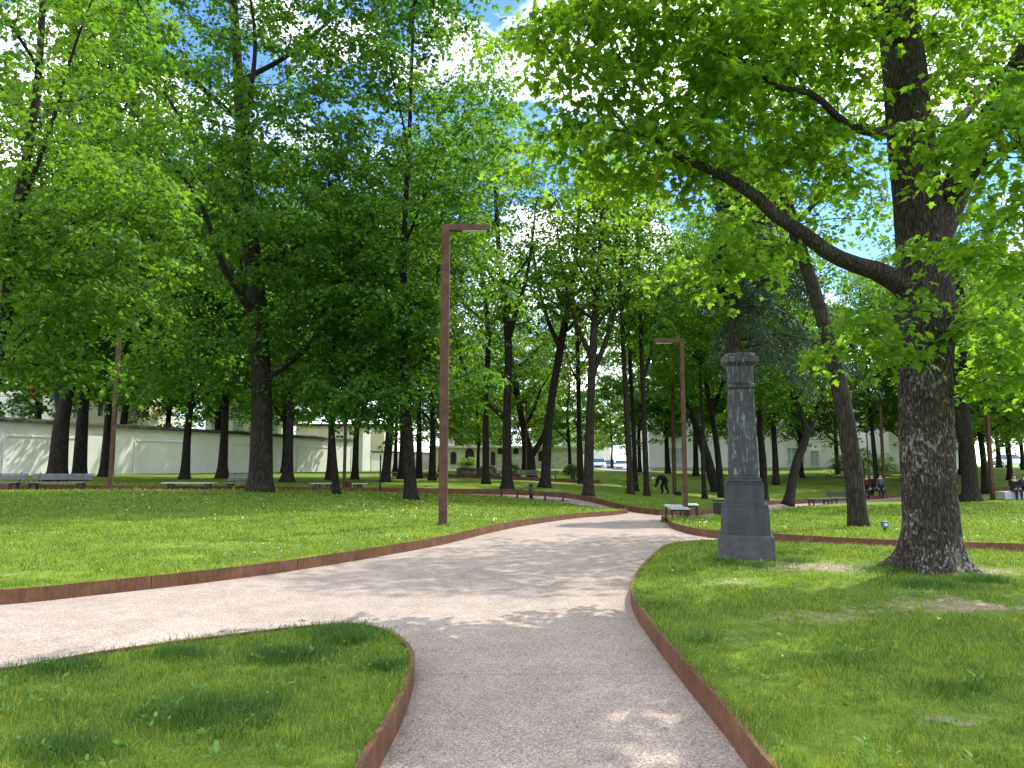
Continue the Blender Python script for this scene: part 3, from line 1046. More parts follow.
# --- the big maple on the right lawn
def big_maple():
    r = np.random.default_rng(11)
    bx, by = hit(930, 570, LAWN)
    o = np.array((bx, by, G(bx, by) + LAWN))
    P = lambda px, py, Y, rad: (*(at(px, py, Y) - o), rad)
    trunk = resample([(0, 0, -.12, .385), P(931, 520, by, .365), P(927, 450, by, .345), P(925, 380, by, .34), P(925, 300, by, .37), P(922, 240, by + .1, .33), P(912, 150, by + .2, .31),
                      P(903, 60, by + .3, .30), P(895, -20, by + .4, .27), P(890, -120, by + .5, .22), P(900, -240, by + .5, .15), P(905, -380, by + .6, .08), P(905, -480, by + .6, .04)], .4)
    S = [trunk]
    S.append(resample([P(918, 296, by, .19), P(878, 271, by - .2, .135), P(852, 264, by - .3, .115), P(822, 249, by - .5, .105), P(800, 230, by - .6, .10), P(772, 214, by - .7, .09), P(752, 191, by - .8, .082), P(728, 180, by - .9, .07), P(702, 164, by - 1.0, .055),
                       P(680, 160, by - 1.2, .045), P(655, 138, by - 1.4, .034), P(632, 134, by - 1.6, .024), P(612, 112, by - 1.8, .012)], .35))
    S.append(resample([P(925, 255, by, .26), P(945, 215, by + .1, .22), P(968, 160, by + .2, .19), P(1000, 100, by + .3, .17), P(1040, 20, by + .4, .14), P(1080, -100, by + .6, .09), P(1100, -240, by + .8, .04)], .4))
    S.append(resample([P(950, 200, by, .12), P(985, 160, by - .8, .075), P(1030, 140, by - 1.8, .055), P(1075, 120, by - 2.8, .035), P(1110, 110, by - 3.6, .015)], .35))
    S.append(resample([P(905, 130, by, .13), P(868, 132, by - .4, .06), P(838, 118, by - .7, .05), P(812, 92, by - 1.0, .042), P(776, 88, by - 1.3, .034), P(750, 62, by - 1.6, .026), P(715, 52, by - 1.9, .016), P(690, 30, by - 2.2, .01)], .35))
    S.append(resample([P(900, 30, by, .17), P(840, -30, by - .8, .11), P(760, -120, by - 2.0, .085), P(660, -220, by - 3.2, .06), P(560, -300, by - 4.2, .02)], .4))
    S.append(resample([P(896, 0, by, .17), P(930, -90, by - 1.0, .11), P(980, -220, by - 2.6, .08), P(1030, -420, by - 4.0, .03)], .4))
    S.append(resample([P(893, -60, by, .16), P(860, -150, by + 1.2, .10), P(800, -240, by + 3.0, .06), P(760, -300, by + 4.5, .02)], .4))
    S.append(resample([P(915, 190, by, .12), P(960, 120, by + 1.4, .08), P(1020, 60, by + 3.0, .05), P(1080, 20, by + 4.5, .02)], .4))
    E = []

    def vol(px, py, Y, rx, ry, rz, n):
        E.append((*(at(px, py, Y) - o), rx, ry, rz, n))
    vol(610, 30, by - 1.4, 1.15, 1.3, .95, 34)
    vol(690, 70, by - 1.2, 1.2, 1.4, .9, 36)
    vol(610, 130, by - .8, 1.1, 1.1, .6, 26)
    vol(680, 150, by - .8, 1.0, 1.1, .45, 18)
    vol(735, 255, by - .6, .7, .8, .3, 10)
    vol(780, 40, by - .6, 1.2, 1.4, .9, 34)
    vol(800, 150, by - .3, .8, .9, .6, 12)
    vol(860, 345, by - .8, .5, .45, .4, 9)
    vol(905, 310, by - .9, .4, .3, .3, 4)
    vol(1010, 120, by - 3.0, .75, .9, .75, 17)
    vol(1000, 240, by - 2.4, .55, .8, .5, 10)
    vol(1015, 345, by - .5, .9, .9, .7, 18)
    vol(1040, 20, by - .5, 1.5, 1.6, 1.1, 26)
    vol(975, 30, by + 1.5, 1.6, 1.5, 1.0, 20)
    # the crown above the frame
    E.append((.4, -1.0, 10.2, 6.0, 5.2, 3.4, 82))
    E.append((-2.2, -3.2, 8.0, 3.0, 2.6, 1.3, 34))
    E.append((1.5, -3.5, 7.6, 3.0, 2.4, 1.5, 24))
    C = fill(E, r, .52)
    A, par, rad, child, fx = grow(S, C, r, step=.35, tip=.0055, minbranch=2.6, up=.5, wig=.12)
    w_ = wood_mesh('trunk', A, par, rad, child, 0.0, hero=True)
    l_ = crown_mesh('crown', C, r, 125, .105, .34, MAPLE, .5)
    return tree_obj(tuple(o), w_, l_, 'bark_hero', 'leaf_hero', 'big old maple with thick furrowed trunk in front right, its canopy over the path')


big_maple()
GT = 'park trees'
T = park_tree
# left lawn and along the wall
T(261, 27.0, 'large full maple with stout dark trunk at the back of the sunny left lawn', .78, 27, 3.6, 5.7, bend=.1, limbs=9, leaf='leaf_deep', n=540, per=120, lsize=.165, seed=1, group=GT,
  pts=[(261, 375, .95), (252, 250, .8), (243, 150, .62), (236, 40, .45), (230, -60, .25)], gap=.8, spread=.5, off=(.2, -.3), bark='bark_grey', low=[(3.6, -1, 3.6, 1.8, 24), (-3, -1, 4.2, 1.7, 20), (5, -1, 6.5, 1.8, 26)])
T(-45, 17.0, 'tree at the left picture edge with bright leaves hanging low in front of the wall', .42, 19, 3.0, 3.6, limbs=5, leaf='leaf_mid', n=150, per=120, lsize=.115, seed=2, group=GT,
  pts=[(-18, 430, .9), (4, 330, .7), (14, 230, .55), (36, 100, .45), (44, -20, .3)], gap=.6, spread=.42, off=(.4, 0), cz=9.5, crz=6.2, low=[(2.6, -.5, 5.0, 1.5, 46), (2.2, -.6, 3.4, 1.0, 16), (1.0, -.5, 6.4, 1.6, 36), (3.6, -.2, 7.4, 1.3, 24)], tpl=MAPLE)
T(57, 35.5, 'dark forked tree behind the grey bench, leftmost of the pair by the white wall', .82, 26, 4.0, 5.4, leaf='leaf_mid', n=400, seed=3, group=GT, limbs=6,
  pts=[(62, 420, .85), (72, 370, .7), (92, 260, .55), (104, 150, .4)], fork=[(3.0, -1.0, 0, 9, .5)])
T(79, 37, 'dark straight tree right beside the forked one by the white wall', .62, 24, 4.2, 5.0, leaf='leaf_deep', n=340, seed=4, group=GT, pts=[(84, 400, .85), (95, 300, .7), (108, 200, .5)])
T(104, 41.5, 'dark trunk at the wall hidden behind the leftmost rust lamp post', .5, 19, 3.8, 5.4, leaf='leaf_deep', n=210, seed=34, group=GT)
T(185, 41, 'slim straight dark trunk before the wall, above the pale flat bench', .48, 19, 3.8, 4.8, leaf='leaf_deep', n=210, seed=5, group=GT)
T(222, 43, 'dark trunk with flared foot at the wall, just left of the largest lawn maple', .55, 20, 3.8, 4.8, leaf='leaf_deep', n=210, seed=6, group=GT, flare=.8)
T(288, 40, 'dark trunk with broad foot at the wall, just right of the largest lawn maple', .5, 19, 3.8, 4.8, leaf='leaf_deep', n=210, seed=7, group=GT, flare=.9)
T(337, 27.5, 'thin young tree with slanting trunk in the lawn, low crown of deep green leaves', .26, 12, 3.4, 2.9, leaf='leaf_deep', n=100, seed=8, group=GT, lsize=.17, pts=[(333, 450, .85), (330, 390, .7), (336, 320, .5)], bend=.15,
  low=[(1.2, -.4, 3.2, 1.2, 22), (-1.3, -.3, 4.0, 1.2, 18)])
T(329, 44, 'slim dark trunk at the wall just behind the thin slanting young tree', .36, 18, 5, 3.2, leaf='leaf_mid', n=140, seed=9, group=GT)
T(355, 45, 'slim dark tree in front of the tall wall pier', .42, 18, 5, 3.2, leaf='leaf_mid', n=140, seed=10, group=GT)
T(385, 42, 'dark tree leaning right beside the wall, left of the lawn edge maple', .5, 19, 5, 3.4, leaf='leaf_deep', n=160, seed=11, group=GT, pts=[(389, 440, .85), (394, 370, .7), (392, 280, .5)])
T(411, 27.5, 'medium dark tree at the lawn edge, left of the nearest lamp post', .44, 25, 3.7, 4.2, leaf='leaf_deep', n=330, seed=12, group=GT, lsize=.18, pts=[(408, 440, .9), (404, 380, .8), (404, 250, .55), (410, 120, .35)], low=[(1.6, -.5, 4.4, 1.5, 26), (-2, -.5, 4.3, 1.4, 22), (-1, -.5, 6, 1.6, 24)])
T(401, 47, 'slim trunk right behind the medium tree at the lawn edge', .4, 19, 5, 3.2, leaf='leaf_deep', n=130, seed=13, group=GT)
T(419, 50, 'slim background trunk between the lawn edge tree and the nearest lamp post', .45, 19, 4, 3.4, leaf='leaf_mid', n=140, seed=14, group=GT)
T(432, 46, 'low branching dark tree just left behind the nearest lamp post', .44, 24, 3.2, 3.8, leaf='leaf_mid', n=190, seed=15, group=GT)
# centre
T(486, 42, 'slender dark tree beside the boulders, thinner than the forked one to its right', .42, 24, 7.5, 3.6, leaf='leaf_mid', n=150, seed=16, group=GT, pts=[(486, 400, .8), (488, 330, .7), (478, 240, .5)], limbs=6, per=80)
T(507, 38, 'forked dark tree with low curved branch, in the middle beyond the first flat bench', .5, 20, 7.5, 3.4, leaf='leaf_mid', n=130, seed=17, group=GT, flare=.8, pts=[(507, 420, .85), (508, 340, .75), (498, 240, .5)],
  fork=[(3.4, -3.0, 0, 5.5, .34), (8, 1.5, 0, 7, .4)], limbs=5, per=80)
T(545, 40, 'dark tree leaning to the right beyond the second flat bench', .5, 20, 8, 3.2, leaf='leaf_mid', n=110, seed=18, group=GT, flare=.8, pts=[(549, 420, .9), (560, 350, .8), (574, 270, .55)], limbs=6, per=80, fork=[(7.5, -1.6, 0, 7, .4)])
T(588, 36.5, 'straight grey trunk with steep forked limbs, nearest of the middle trees', .48, 20, 8, 3.2, leaf='leaf_yellow', bark='bark_grey', n=110, seed=19, group=GT, pts=[(590, 420, .9), (594, 330, .75), (600, 250, .5)],
  fork=[(6.0, 1.9, 0, 8, .5), (6.8, -1.7, .5, 7, .42)], limbs=5, per=80)
T(532, 57, 'thick dark tree leaning left among the far benches', .75, 16, 4, 4.0, leaf='leaf_mid', n=170, seed=20, group=GT, pts=[(530, 455, .85), (522, 420, .7), (512, 360, .5)], fork=[(1.5, 2.2, 0, 7, .5)])
T(581, 52, 'slim dark trunk just left behind the straight grey trunk', .42, 18, 7, 3.2, leaf='leaf_mid', n=110, seed=21, group=GT, pts=[(579, 420, .8), (577, 340, .7), (569, 260, .5)], per=80)
T(631, 39, 'slender straight trunk, leftmost of the three near the parked cars', .34, 19, 8, 2.8, leaf='leaf_mid', n=90, seed=22, group=GT, bark='bark_grey', pts=[(627, 420, .85), (623, 340, .7)], per=80)
T(636, 46, 'thin trunk with sprouts at its foot, middle of the three near the parked cars', .3, 17, 8, 2.6, leaf='leaf_yellow', n=80, seed=23, group=GT, pts=[(633, 420, .85), (630, 360, .7)], low=[(0, 0, .9, .5, 8)], per=80)
T(647, 39, 'slender trunk bare up to the fork, rightmost of the three near the parked cars', .3, 18, 7, 2.8, leaf='leaf_mid', n=90, seed=24, group=GT, pts=[(644, 420, .85), (641, 340, .7)], fork=[(6, 1.0, 0, 6, .5)], per=80)
T(705, 41, 'thin straight trunk left of the dark column', .28, 16, 6.5, 2.6, leaf='leaf_mid', n=110, seed=25, group=GT)
T(717, 53, 'dark tree leaning strongly left beyond the lamp posts', .7, 18, 6, 3.8, leaf='leaf_mid', n=190, seed=26, group=GT, pts=[(703, 445, .9), (688, 400, .75), (672, 340, .55), (664, 280, .4)])
T(722, 47, 'slim dark tree leaning left, just left of the dark column', .42, 18, 6, 3.2, leaf='leaf_deep', n=150, seed=27, group=GT, pts=[(716, 440, .85), (706, 380, .7), (700, 320, .5)], fork=[(5, 1.5, 0, 8, .5)])
T(764, 45, 'dark straight trunk just right behind the dark column', .5, 18, 5, 3.4, leaf='leaf_mid', n=170, seed=28, group=GT)
T(776, 60, 'dark trunk near the white building, between column and curved tree', .55, 17, 4.5, 3.6, leaf='leaf_mid', n=170, seed=29, group=GT)
T(788, 39, 'grey tree with a curved leaning trunk right of the column', .50, 15, 4.2, 3.2, leaf='leaf_mid', bark='bark_grey', n=150, seed=30, group=GT, pts=[(796, 465, .85), (806, 430, .8), (790, 385, .55), (786, 330, .45)], fork=[(3.4, 1.5, 0, 5.5, .5)])
T(859, 19.2, 'slim brown tree leaning left, just left of the big maple trunk', .46, 17, 6.5, 3.0, leaf='leaf_mid', bark='bark_grey', n=130, seed=31, group=GT, flare=.3,
  pts=[(853, 470, .95), (842, 400, .9), (826, 330, .82), (806, 265, .72), (786, 200, .6), (768, 140, .45)], limbs=4, per=80, lsize=.16)
T(971, 37, 'dark double trunked tree right behind the big maple', .8, 19, 4.8, 4.4, leaf='leaf_mid', n=220, seed=32, group=GT, fork=[(2.0, -.9, 0, 10, .55)], per=80)
T(878, 56, 'thin dark trunk behind the standing people', .36, 17, 5, 3.2, leaf='leaf_mid', n=150, seed=33, group=GT, pts=[(872, 430, .8), (866, 370, .7)])


# --- the spruce behind the column
def spruce():
    r = np.random.default_rng(5)
    Y = 28.0
    X = X_at(738, Y)
    z = G(X, Y) + LAWN
    e = empty('spruce_tree', (X, Y, z))
    tag(e, 'dark drooping spruce standing behind the granite column', 'tree')
    g = Geo()
    g.tube([(0, 0, -.1), (0, 0, 3), (.05, 0, 6), (.2, 0, 9), (.3, 0, 12.5), (.3, 0, 15)], [.30, .27, .25, .18, .1, .02], 12)
    P, T_, N, S = [], [], [], []
    for h in np.arange(6.2, 14.6, .42):
        k = 5
        L0 = 3.4 * (1 - (h - 6.2) / 9.4) ** .8 + .3
        for i in range(k):
            a = r.uniform(0, 6.28)
            L = L0 * r.uniform(.7, 1.1) * (.85 + .5 * math.cos(a))
            if math.cos(a) < -.2 and h < 9:
                continue
            c, s = math.cos(a), math.sin(a)
            q = [np.array((.2 + c * L * u, s * L * u, h + .25 * L * u * (1 - u) * 1.2 - .42 * L * u * u)) for u in np.linspace(0, 1, 7)]
            g.tube(q, np.linspace(.05, .008, 7), 4, False)
            for u in np.arange(.15, 1.0, .035):
                b = q[0] + (q[-1] - q[0]) * u
                j = int(u * 6)
                b = q[j] + (q[min(j + 1, 6)] - q[j]) * (u * 6 - j)
                nn = 26
                hang = r.uniform(.3, .9) * (1.15 - .4 * u)
                tt = r.random(nn)
                side = r.normal(0, .09, (nn, 2)) * (1 + .6 * tt[:, None])
                lx = r.normal(0, .22)
                P.append(b + np.c_[side[:, 0] + lx * -s * tt, side[:, 1] + lx * c * tt, -hang * tt])
                az = r.uniform(0, 6.28, nn)
                T_.append(np.c_[np.cos(az) * .8, np.sin(az) * .8, np.full(nn, -.8)])
                N.append(r.normal(0, 1, (nn, 3)))
                S.append(r.uniform(.12, .22, nn))
    link('trunk', g.mesh('trunk', True), 'bark_grey', e)
    link('crown', leaf_mesh('crown', np.vstack(P), np.vstack(T_), np.vstack(N), np.concatenate(S), NEEDLE), 'leaf_blue', e)


spruce()
# --- background rows: copies of a few built trees
protos = [T(0, 0, 'x', .45, 17, 2.8, 4.6, leaf=['leaf_mid', 'leaf_deep', 'leaf_yellow', 'leaf_mid'][i], n=190, per=110, lsize=.22, seed=60 + i, xyz=(0, 60), dz=0, limbs=6) for i in range(4)]
rows = {
    'wall': ('leafy trees standing behind the white boundary wall', 'leafy tree rising behind the white boundary wall on the left', [(-30, 52), (35, 50), (120, 55), (165, 62), (215, 60), (285, 60), (330, 66), (250, 82), (60, 78), (-20, 75), (150, 84)]),
    'mid': ('trees in the far centre before the low white building', 'green tree in the far centre beyond the dark benches, before the low pale building', [(395, 66), (440, 68), (462, 86), (500, 94), (545, 88), (478, 66), (570, 69), (612, 86), (640, 70), (524, 72), (590, 118), (552, 100), (628, 115), (480, 110)]),
    'build': ('trees in front of the white modern building', 'green tree close to the white modern building on the right', [(668, 69), (696, 66), (732, 68), (752, 62), (802, 66), (838, 69)]),
    'right': ('trees in the shady right background', 'tree in the shady right background beyond the seated people', [(905, 62), (940, 55), (962, 66), (985, 52), (1010, 60), (1035, 47), (1000, 82), (950, 84), (1060, 62), (975, 74), (1024, 72), (915, 88), (1008, 98)]),
}
first = True
used = 0
for key, (grp, lab, spots) in rows.items():
    for i, (px, Y) in enumerate(spots):
        k = (i * 3 + len(key)) % 4
        if key == 'mid':
            k = (0, 2, 3, 2, 0, 2, 3, 2, 0, 3, 2, 3, 0, 2)[i]
        o = copy_tree(protos[k])
        X = X_at(px, Y)
        o.location = (X, Y, G(X, Y) + LAWN - .05)
        o.rotation_euler.z = rng.uniform(0, 6.28)
        s = rng.uniform(.85, 1.15) * (.78 if key == 'mid' else 1.3 if key == 'wall' else 1.0)
        o.scale = (s * 1.05, s * 1.05, s)
        tag(o, lab, 'tree', grp)
for p in protos:
    for c in list(p.children):
        bpy.data.objects.remove(c)
    bpy.data.objects.remove(p)

# ------------------------------------------------------------------ walls and buildings
def local(name, loc, rz, label, cat, group=None):
    e = empty(name, loc, rz)
    tag(e, label, cat, group)
    return e


def boundary_wall():
    p0, p1 = np.array((-36.6, 16.0)), np.array((-15.6, 73.5))
    d = p1 - p0
    L = np.linalg.norm(d)
    rz = math.atan2(d[1], d[0])
    e = local('boundary_wall', (*p0, 0), rz, 'long pale plaster boundary wall with dark coping along the left side', 'wall')
    T0, TOP = -.3, 3.95
    g = Geo()
    g.box((L / 2, 0, (T0 + TOP) / 2), (L, .4, TOP - T0))
    # raised lower field and bands
    s, k = 0.0, 0
    while s < L:
        w_ = 3.4 if k % 2 else 5.2
        w_ = min(w_, L - s)
        if k % 2 == 0:
            g.box((s + w_ / 2, -.25, 1.9), (w_ - .02, .10, 2.5))
            g.box((s + w_ / 2, -.27, 3.19), (w_ - .3, .14, .07))
        else:
            g.box((s + w_ / 2, -.225, 2.1), (w_ - .02, .05, 2.9))
        s += w_
        k += 1
    g.make('panel', 'plaster', e, bevel=.012)
    c = Geo()
    c.add([(-.05, -.42, TOP), (L + .05, -.42, TOP), (L + .05, .42, TOP), (-.05, .42, TOP), (-.05, -.36, TOP + .13), (L + .05, -.36, TOP + .13), (L + .05, .36, TOP + .13), (-.05, .36, TOP + .13),
           (-.05, 0, TOP + .26), (L + .05, 0, TOP + .26)],
          [(3, 2, 1, 0), (0, 1, 5, 4), (2, 3, 7, 6), (4, 5, 9, 8), (6, 7, 8, 9), (1, 2, 6, 9, 5), (0, 4, 8, 7, 3)])
    c.make('coping', 'cap', e)


boundary_wall()
e = local('wall_pier', (-15.0, 74.6, .6), R(70), 'tall pale plaster pier ending the long boundary wall', 'pier')
Geo().box((0, 0, 2.3), (1.5, .9, 4.8)).make('shaft', 'plaster', e, bevel=.02)
Geo().frustum(0, 0, 4.7, 4.95, .85, .55, .6, .3).make('coping', 'cap', e)
e = local('low_wall', (-14.4, 75.4, .7), R(58), 'lower pale wall between the tall pier and the ruin-like white building', 'wall')
Geo().box((6.0, 0, 1.0), (12, .4, 2.4)).make('panel', 'plaster', e, bevel=.01)
Geo().box((6.0, 0, 2.26), (12.1, .66, .12)).make('coping', 'cap', e, bevel=.03)


def window(parent, x, z, w, h, y=0.0, glass='glass', mull=1, name='window'):
    """a window let into a facade that faces -y, x,z its centre"""
    f = Geo()
    t = .09
    for sx in (-1, 1):
        f.box((x + sx * (w / 2 - t / 2), y - .02, z), (t, .16, h))
    for sz in (-1, 1):
        f.box((x, y - .02, z + sz * (h / 2 - t / 2)), (w - 2 * t - .004, .156, t))
    for i in range(mull):
        f.box((x - w / 2 + w * (i + 1) / (mull + 1), y - .02, z), (.06, .12, h - 2 * t - .004))
    o = f.make(name, 'frame', parent)
    Geo().box((x, y + .01, z), (w - .04, .05, h - .04)).make('pane', glass, o)
    return o


def house(name, label, x0, x1, y, depth, z0, z1, wall, wins=(), roof='flat', roofm='roof', rz=0.0):
    """box building with facade facing the camera at y"""
    cx = (x0 + x1) / 2
    e = local(name, (cx, y, z0), rz, label, 'building')
    w, h = x1 - x0, z1 - z0
    Geo().box((0, depth / 2, h / 2 - .3), (w, depth, h + .6)).make('wall', wall, e, bevel=.02)
    if roof == 'flat':
        Geo().box((0, depth / 2, h + .13), (w + .5, depth + .5, .24)).make('roof', roofm, e, bevel=.03)
    else:
        g = Geo()
        a, b, rh = w / 2 + .4, depth / 2, depth * .33
        g.add([(-a, -.5, h), (a, -.5, h), (a, depth + .5, h), (-a, depth + .5, h), (-a, b, h + rh), (a, b, h + rh)], [(3, 2, 1, 0), (0, 1, 5, 4), (2, 3, 4, 5), (1, 2, 5), (3, 0, 4)])
        rf = g.make('roof', roofm, e)
        Geo().box((w * .2, b, h + rh), (.7, .7, 1.6)).make('chimney', 'tile', rf)
    for wx, wz, ww, wh, gl, mu in wins:
        window(e, wx, wz, ww, wh, -.05, gl, mu)
    return e


e = house('apartment_block', 'pale apartment block with a red banner behind the wall, at far left', -52, -38.5, 62, 12, 1.0, 13.5, 'white_wall',
          [(x, z, 1.6, 1.6, 'glass', 1) for x in (-5, -2, 1, 4) for z in (2.4, 5.4, 8.4, 11.2)])
bn = Geo().box((4.9, -.14, 7.6), (.65, .06, 2.6)).make('banner', 'red', e)
house('cream_house', 'yellowish cream house partly seen between trees behind the wall, left', -37.5, -31.5, 60, 9, 1.0, 8.4, 'cream_wall', [(-1.6, 5.2, 1.1, 1.5, 'glass', 1), (1.4, 5.2, 1.1, 1.5, 'glass', 1)], 'gable', 'tile')
house('white_house', 'white house with blue-grey windows over the wall beside the largest lawn maple', -34, -25.5, 82, 10, 1.0, 9.0, 'white_wall',
      [(x, z, 1.1, 1.5, 'pale_pane', 1) for x in (-3, -.6, 1.8, 3.4) for z in (4.6, 7.0)], 'gable', 'roof')
house('cream_outbuilding', 'long low cream building with dark eaves behind the wall', -24.5, -14.5, 84, 9, 1.0, 6.0, 'cream_wall', [(x, 3.4, 1.0, 1.2, 'dark_open', 1) for x in (-3, 0, 3)], 'flat', 'cap')
e = house('low_stone_building', 'long low pale stone building with dark openings in the far centre', -8.5, 7.4, 78, 6, 1.1, 3.35, 'rubble', (), 'none' if False else 'flat', 'rubble')
for x, z, w_, h_ in ((-3.9, 1.0, .9, 1.6), (-1.45, 1.05, .5, 1.2), (-.6, 1.85, .7, .45), (.95, 1.85, .55, .4), (3.6, 1.3, .6, .8), (-5.6, 1.1, .6, 1.0)):
    g = Geo()
    g.box((x, -.04, z), (w_, .08, h_))
    g.tube([(x, -.078, z + h_ / 2), (x, 0, z + h_ / 2)], w_ / 2, 14)
    g.make('opening', 'dark_open', e)
house('grey_roofed_house', 'distant house with grey roof rising above the low stone building', -8.5, -.5, 98, 10, 1.0, 5.6, 'white_wall', [(x, 3.4, 1.1, 1.4, 'glass', 1) for x in (-2.6, 0, 2.4)], 'gable', 'roof')
house('far_white_block', 'far pale block behind the parked cars', 3.5, 17, 128, 10, .8, 8.5, 'white_wall', ())
e = house('modern_building', 'large white modern building with tall window bay behind the lamp posts', 14.4, 34.5, 78, 14, 1.0, 9.2, 'white_wall')
for x0, n in ((16.15, 1), (24.2, 1), (28.8, 1)):
    c = x0 + .95 - 24.45
    window(e, c, 1.55, 1.9, 1.75, -.05, 'pale_pane', 3)
    window(e, c, 4.2, 1.9, 1.5, -.05, 'glass', 1)
    Geo().box((c, -.03, 2.85), (1.9, .06, .7)).make('spandrel', 'frame', e)
    window(e, c, 6.6, 1.9, 1.5, -.05, 'glass', 1)
window(e, 31.7 - 24.45, 1.3, 1.0, 1.7, -.05, 'pale_pane', 1)
Geo().box((0, -.06, .12), (20.1, .12, .5)).make('plinth', 'grey_wall', e)
Geo().box((-1, -1.4, .08), (19, 2.4, .16)).make('footway', 'slab_white', e)
e = house('white_wing', 'white windowless wing of the modern building seen just left of the big trunk', 36.6, 43.5, 72, 12, .9, 8.6, 'white_wall', [(1.5, 5, 1.6, 1.6, 'glass', 1)])
Geo().box((0, -.06, .12), (6.9, .12, .5)).make('plinth', 'grey_wall', e)


# ------------------------------------------------------------------ the granite column
def column():
    bx, by = hit(745, 561, LAWN)
    s = by / F
    z = G(bx, by) + LAWN
    cy = by + 29.2 * s
    e = local('memorial_column', (X_at(743.6, cy, 1.2), cy, z), R(-15), 'dark grey granite column pedestal standing on the right lawn', 'column')

    def Z(y, half):
        return at(745, y, cy - half * s)[2] - z
    W = lambda half: half * (cy - half * s) / F * (.93 if half > 19 else .97)      # half width in metres of a front face that measures 2*half px

    def block(name, rows, bev=.012):
        g = Geo()
        for (y0, a0, y1, a1) in rows:
            g.frustum(0, 0, -.12 if y0 > 560 else Z(y0, a0), Z(y1, a1), W(a0), W(a0), W(a1), W(a1))
        g.make(name, 'granite_base' if name == 'plinth' else 'granite', e, bevel=bev)

    def octa(g, y0, y1, a0, a1, ch=.26):
        vs = []
        for y, a in ((y0, a0), (y1, a1)):
            z_, a = Z(y, (a0 + a1) / 2), W(a)
            c = a * ch
            for px, py in ((-a + c, -a), (a - c, -a), (a, -a + c), (a, a - c), (a - c, a), (-a + c, a), (-a, a - c), (-a, -a + c)):
                vs.append((px, py, z_))
        g.add(vs, [tuple(range(7, -1, -1)), tuple(range(8, 16))] + [(i, (i + 1) % 8, 8 + (i + 1) % 8, 8 + i) for i in range(8)])
    block('plinth', [(562, 29.0, 536, 28.4)], .02)
    block('pedestal', [(536.5, 25.4, 507, 24.2), (507, 24.2, 504, 22.8)])
    block('dado', [(504.5, 20.3, 484.5, 19.9), (484.5, 19.9, 482.4, 18.4)])
    g = Geo()
    octa(g, 482.3, 478.5, 17.2, 17.2, .1)
    octa(g, 478.5, 475.5, 16.2, 15.4, .1)
    g.make('torus', 'granite', e, bevel=.012)
    g = Geo()
    octa(g, 475.6, 388.5, 14.8, 13.0, .14)
    g.make('shaft', 'granite_vein', e, bevel=.01)
    g = Geo()
    for row in ((388.5, 386.8, 13.4, 14.6, .16), (386.8, 384.6, 14.6, 14.6, .16), (384.6, 383, 14.6, 13.2, .16), (383, 365.5, 13.0, 13.2, .2), (365.5, 361.5, 13.4, 18.2, .3), (361.5, 355.5, 18.6, 18.8, .34), (355.5, 352.6, 16, 14.5, .3)):
        octa(g, *row)
    g.make('capital', 'granite_vein', e, bevel=.006)


column()


# ------------------------------------------------------------------ lamp posts
def lamp(px, Y, H, arm, az, label, w=.19, dz=LAWN, name='lamp_post', lens=True):
    X = X_at(px, Y, .5)
    e = local(name, (X, Y, G(X, Y) + dz), az, label, 'lamp post', 'rust brown park lamp posts')
    Geo().box((0, 0, H / 2 - .05), (w, w * .8, H + .1)).make('pole', 'rust_dark', e, bevel=.008)
    a = Geo().box((w / 2 + arm / 2 + .002, 0, H - .075), (arm, w * .8 - .006, .146)).make('arm', 'rust_dark', e, bevel=.006)
    Geo().box((w / 2 + arm * .62, 0, H - .155), (arm * .6, w * .5, .016)).make('lens', 'lens', a)
    b = Geo().box((0, 0, .012), (w + .16, w + .14, .03))
    for sx in (-1, 1):
        for sy in (-1, 1):
            b.tube([(sx * (w / 2 + .045), sy * (w / 2 + .035), .027), (sx * (w / 2 + .045), sy * (w / 2 + .035), .055)], .014, 6)
    b.make('base_plate', 'rust_dark', e)
    return e


lamp(443, 17.6, 7.25, .98, 0, 'nearest and largest rust brown lamp post with its arm pointing right', .2)
lamp(685.5, 25.3, 6.1, .88, R(180), 'rust brown lamp post beside the pale bench, arm pointing left', .14)
lamp(674.5, 47, 7.1, .5, R(20), 'shorter looking rust lamp post just left behind the one by the pale bench', .2)
lamp(110, 30.3, 7.0, .98, 0, 'rust brown lamp post right of the grey bench, its top hidden in leaves', .16)
lamp(992, 38.5, 4.4, .6, R(90), 'rust brown lamp post beside the seated people at the right edge', .2)
lamp(884, 53.5, 6.6, .6, R(90), 'slim rust lamp post beside the standing people', .2, 0.02)
lamp(344, 33.0, 6.5, .9, R(90), 'thin rust lamp post beside the brown bin, under the left trees', .15)
lamp(526.5, 56, 6.5, .9, R(90), 'tiny distant rust lamp post among the far benches', .14)


def street_lamp(px, Y, H, label):
    X = X_at(px, Y)
    e = local('street_lamp', (X, Y, G(X, Y) + LAWN), 0, label, 'street lamp', 'slim black street lamps')
    Geo().tube([(0, 0, -.1), (0, 0, .5), (0, 0, .55), (0, 0, H)], [.10, .10, .06, .045], 10).make('pole', 'black_metal', e, True)
    Geo().tube([(0, 0, H), (0, 0, H + .06), (0, 0, H + .35), (0, 0, H + .42)], [.06, .16, .2, .04], 12).make('lamp_head', 'black_metal', e, True)


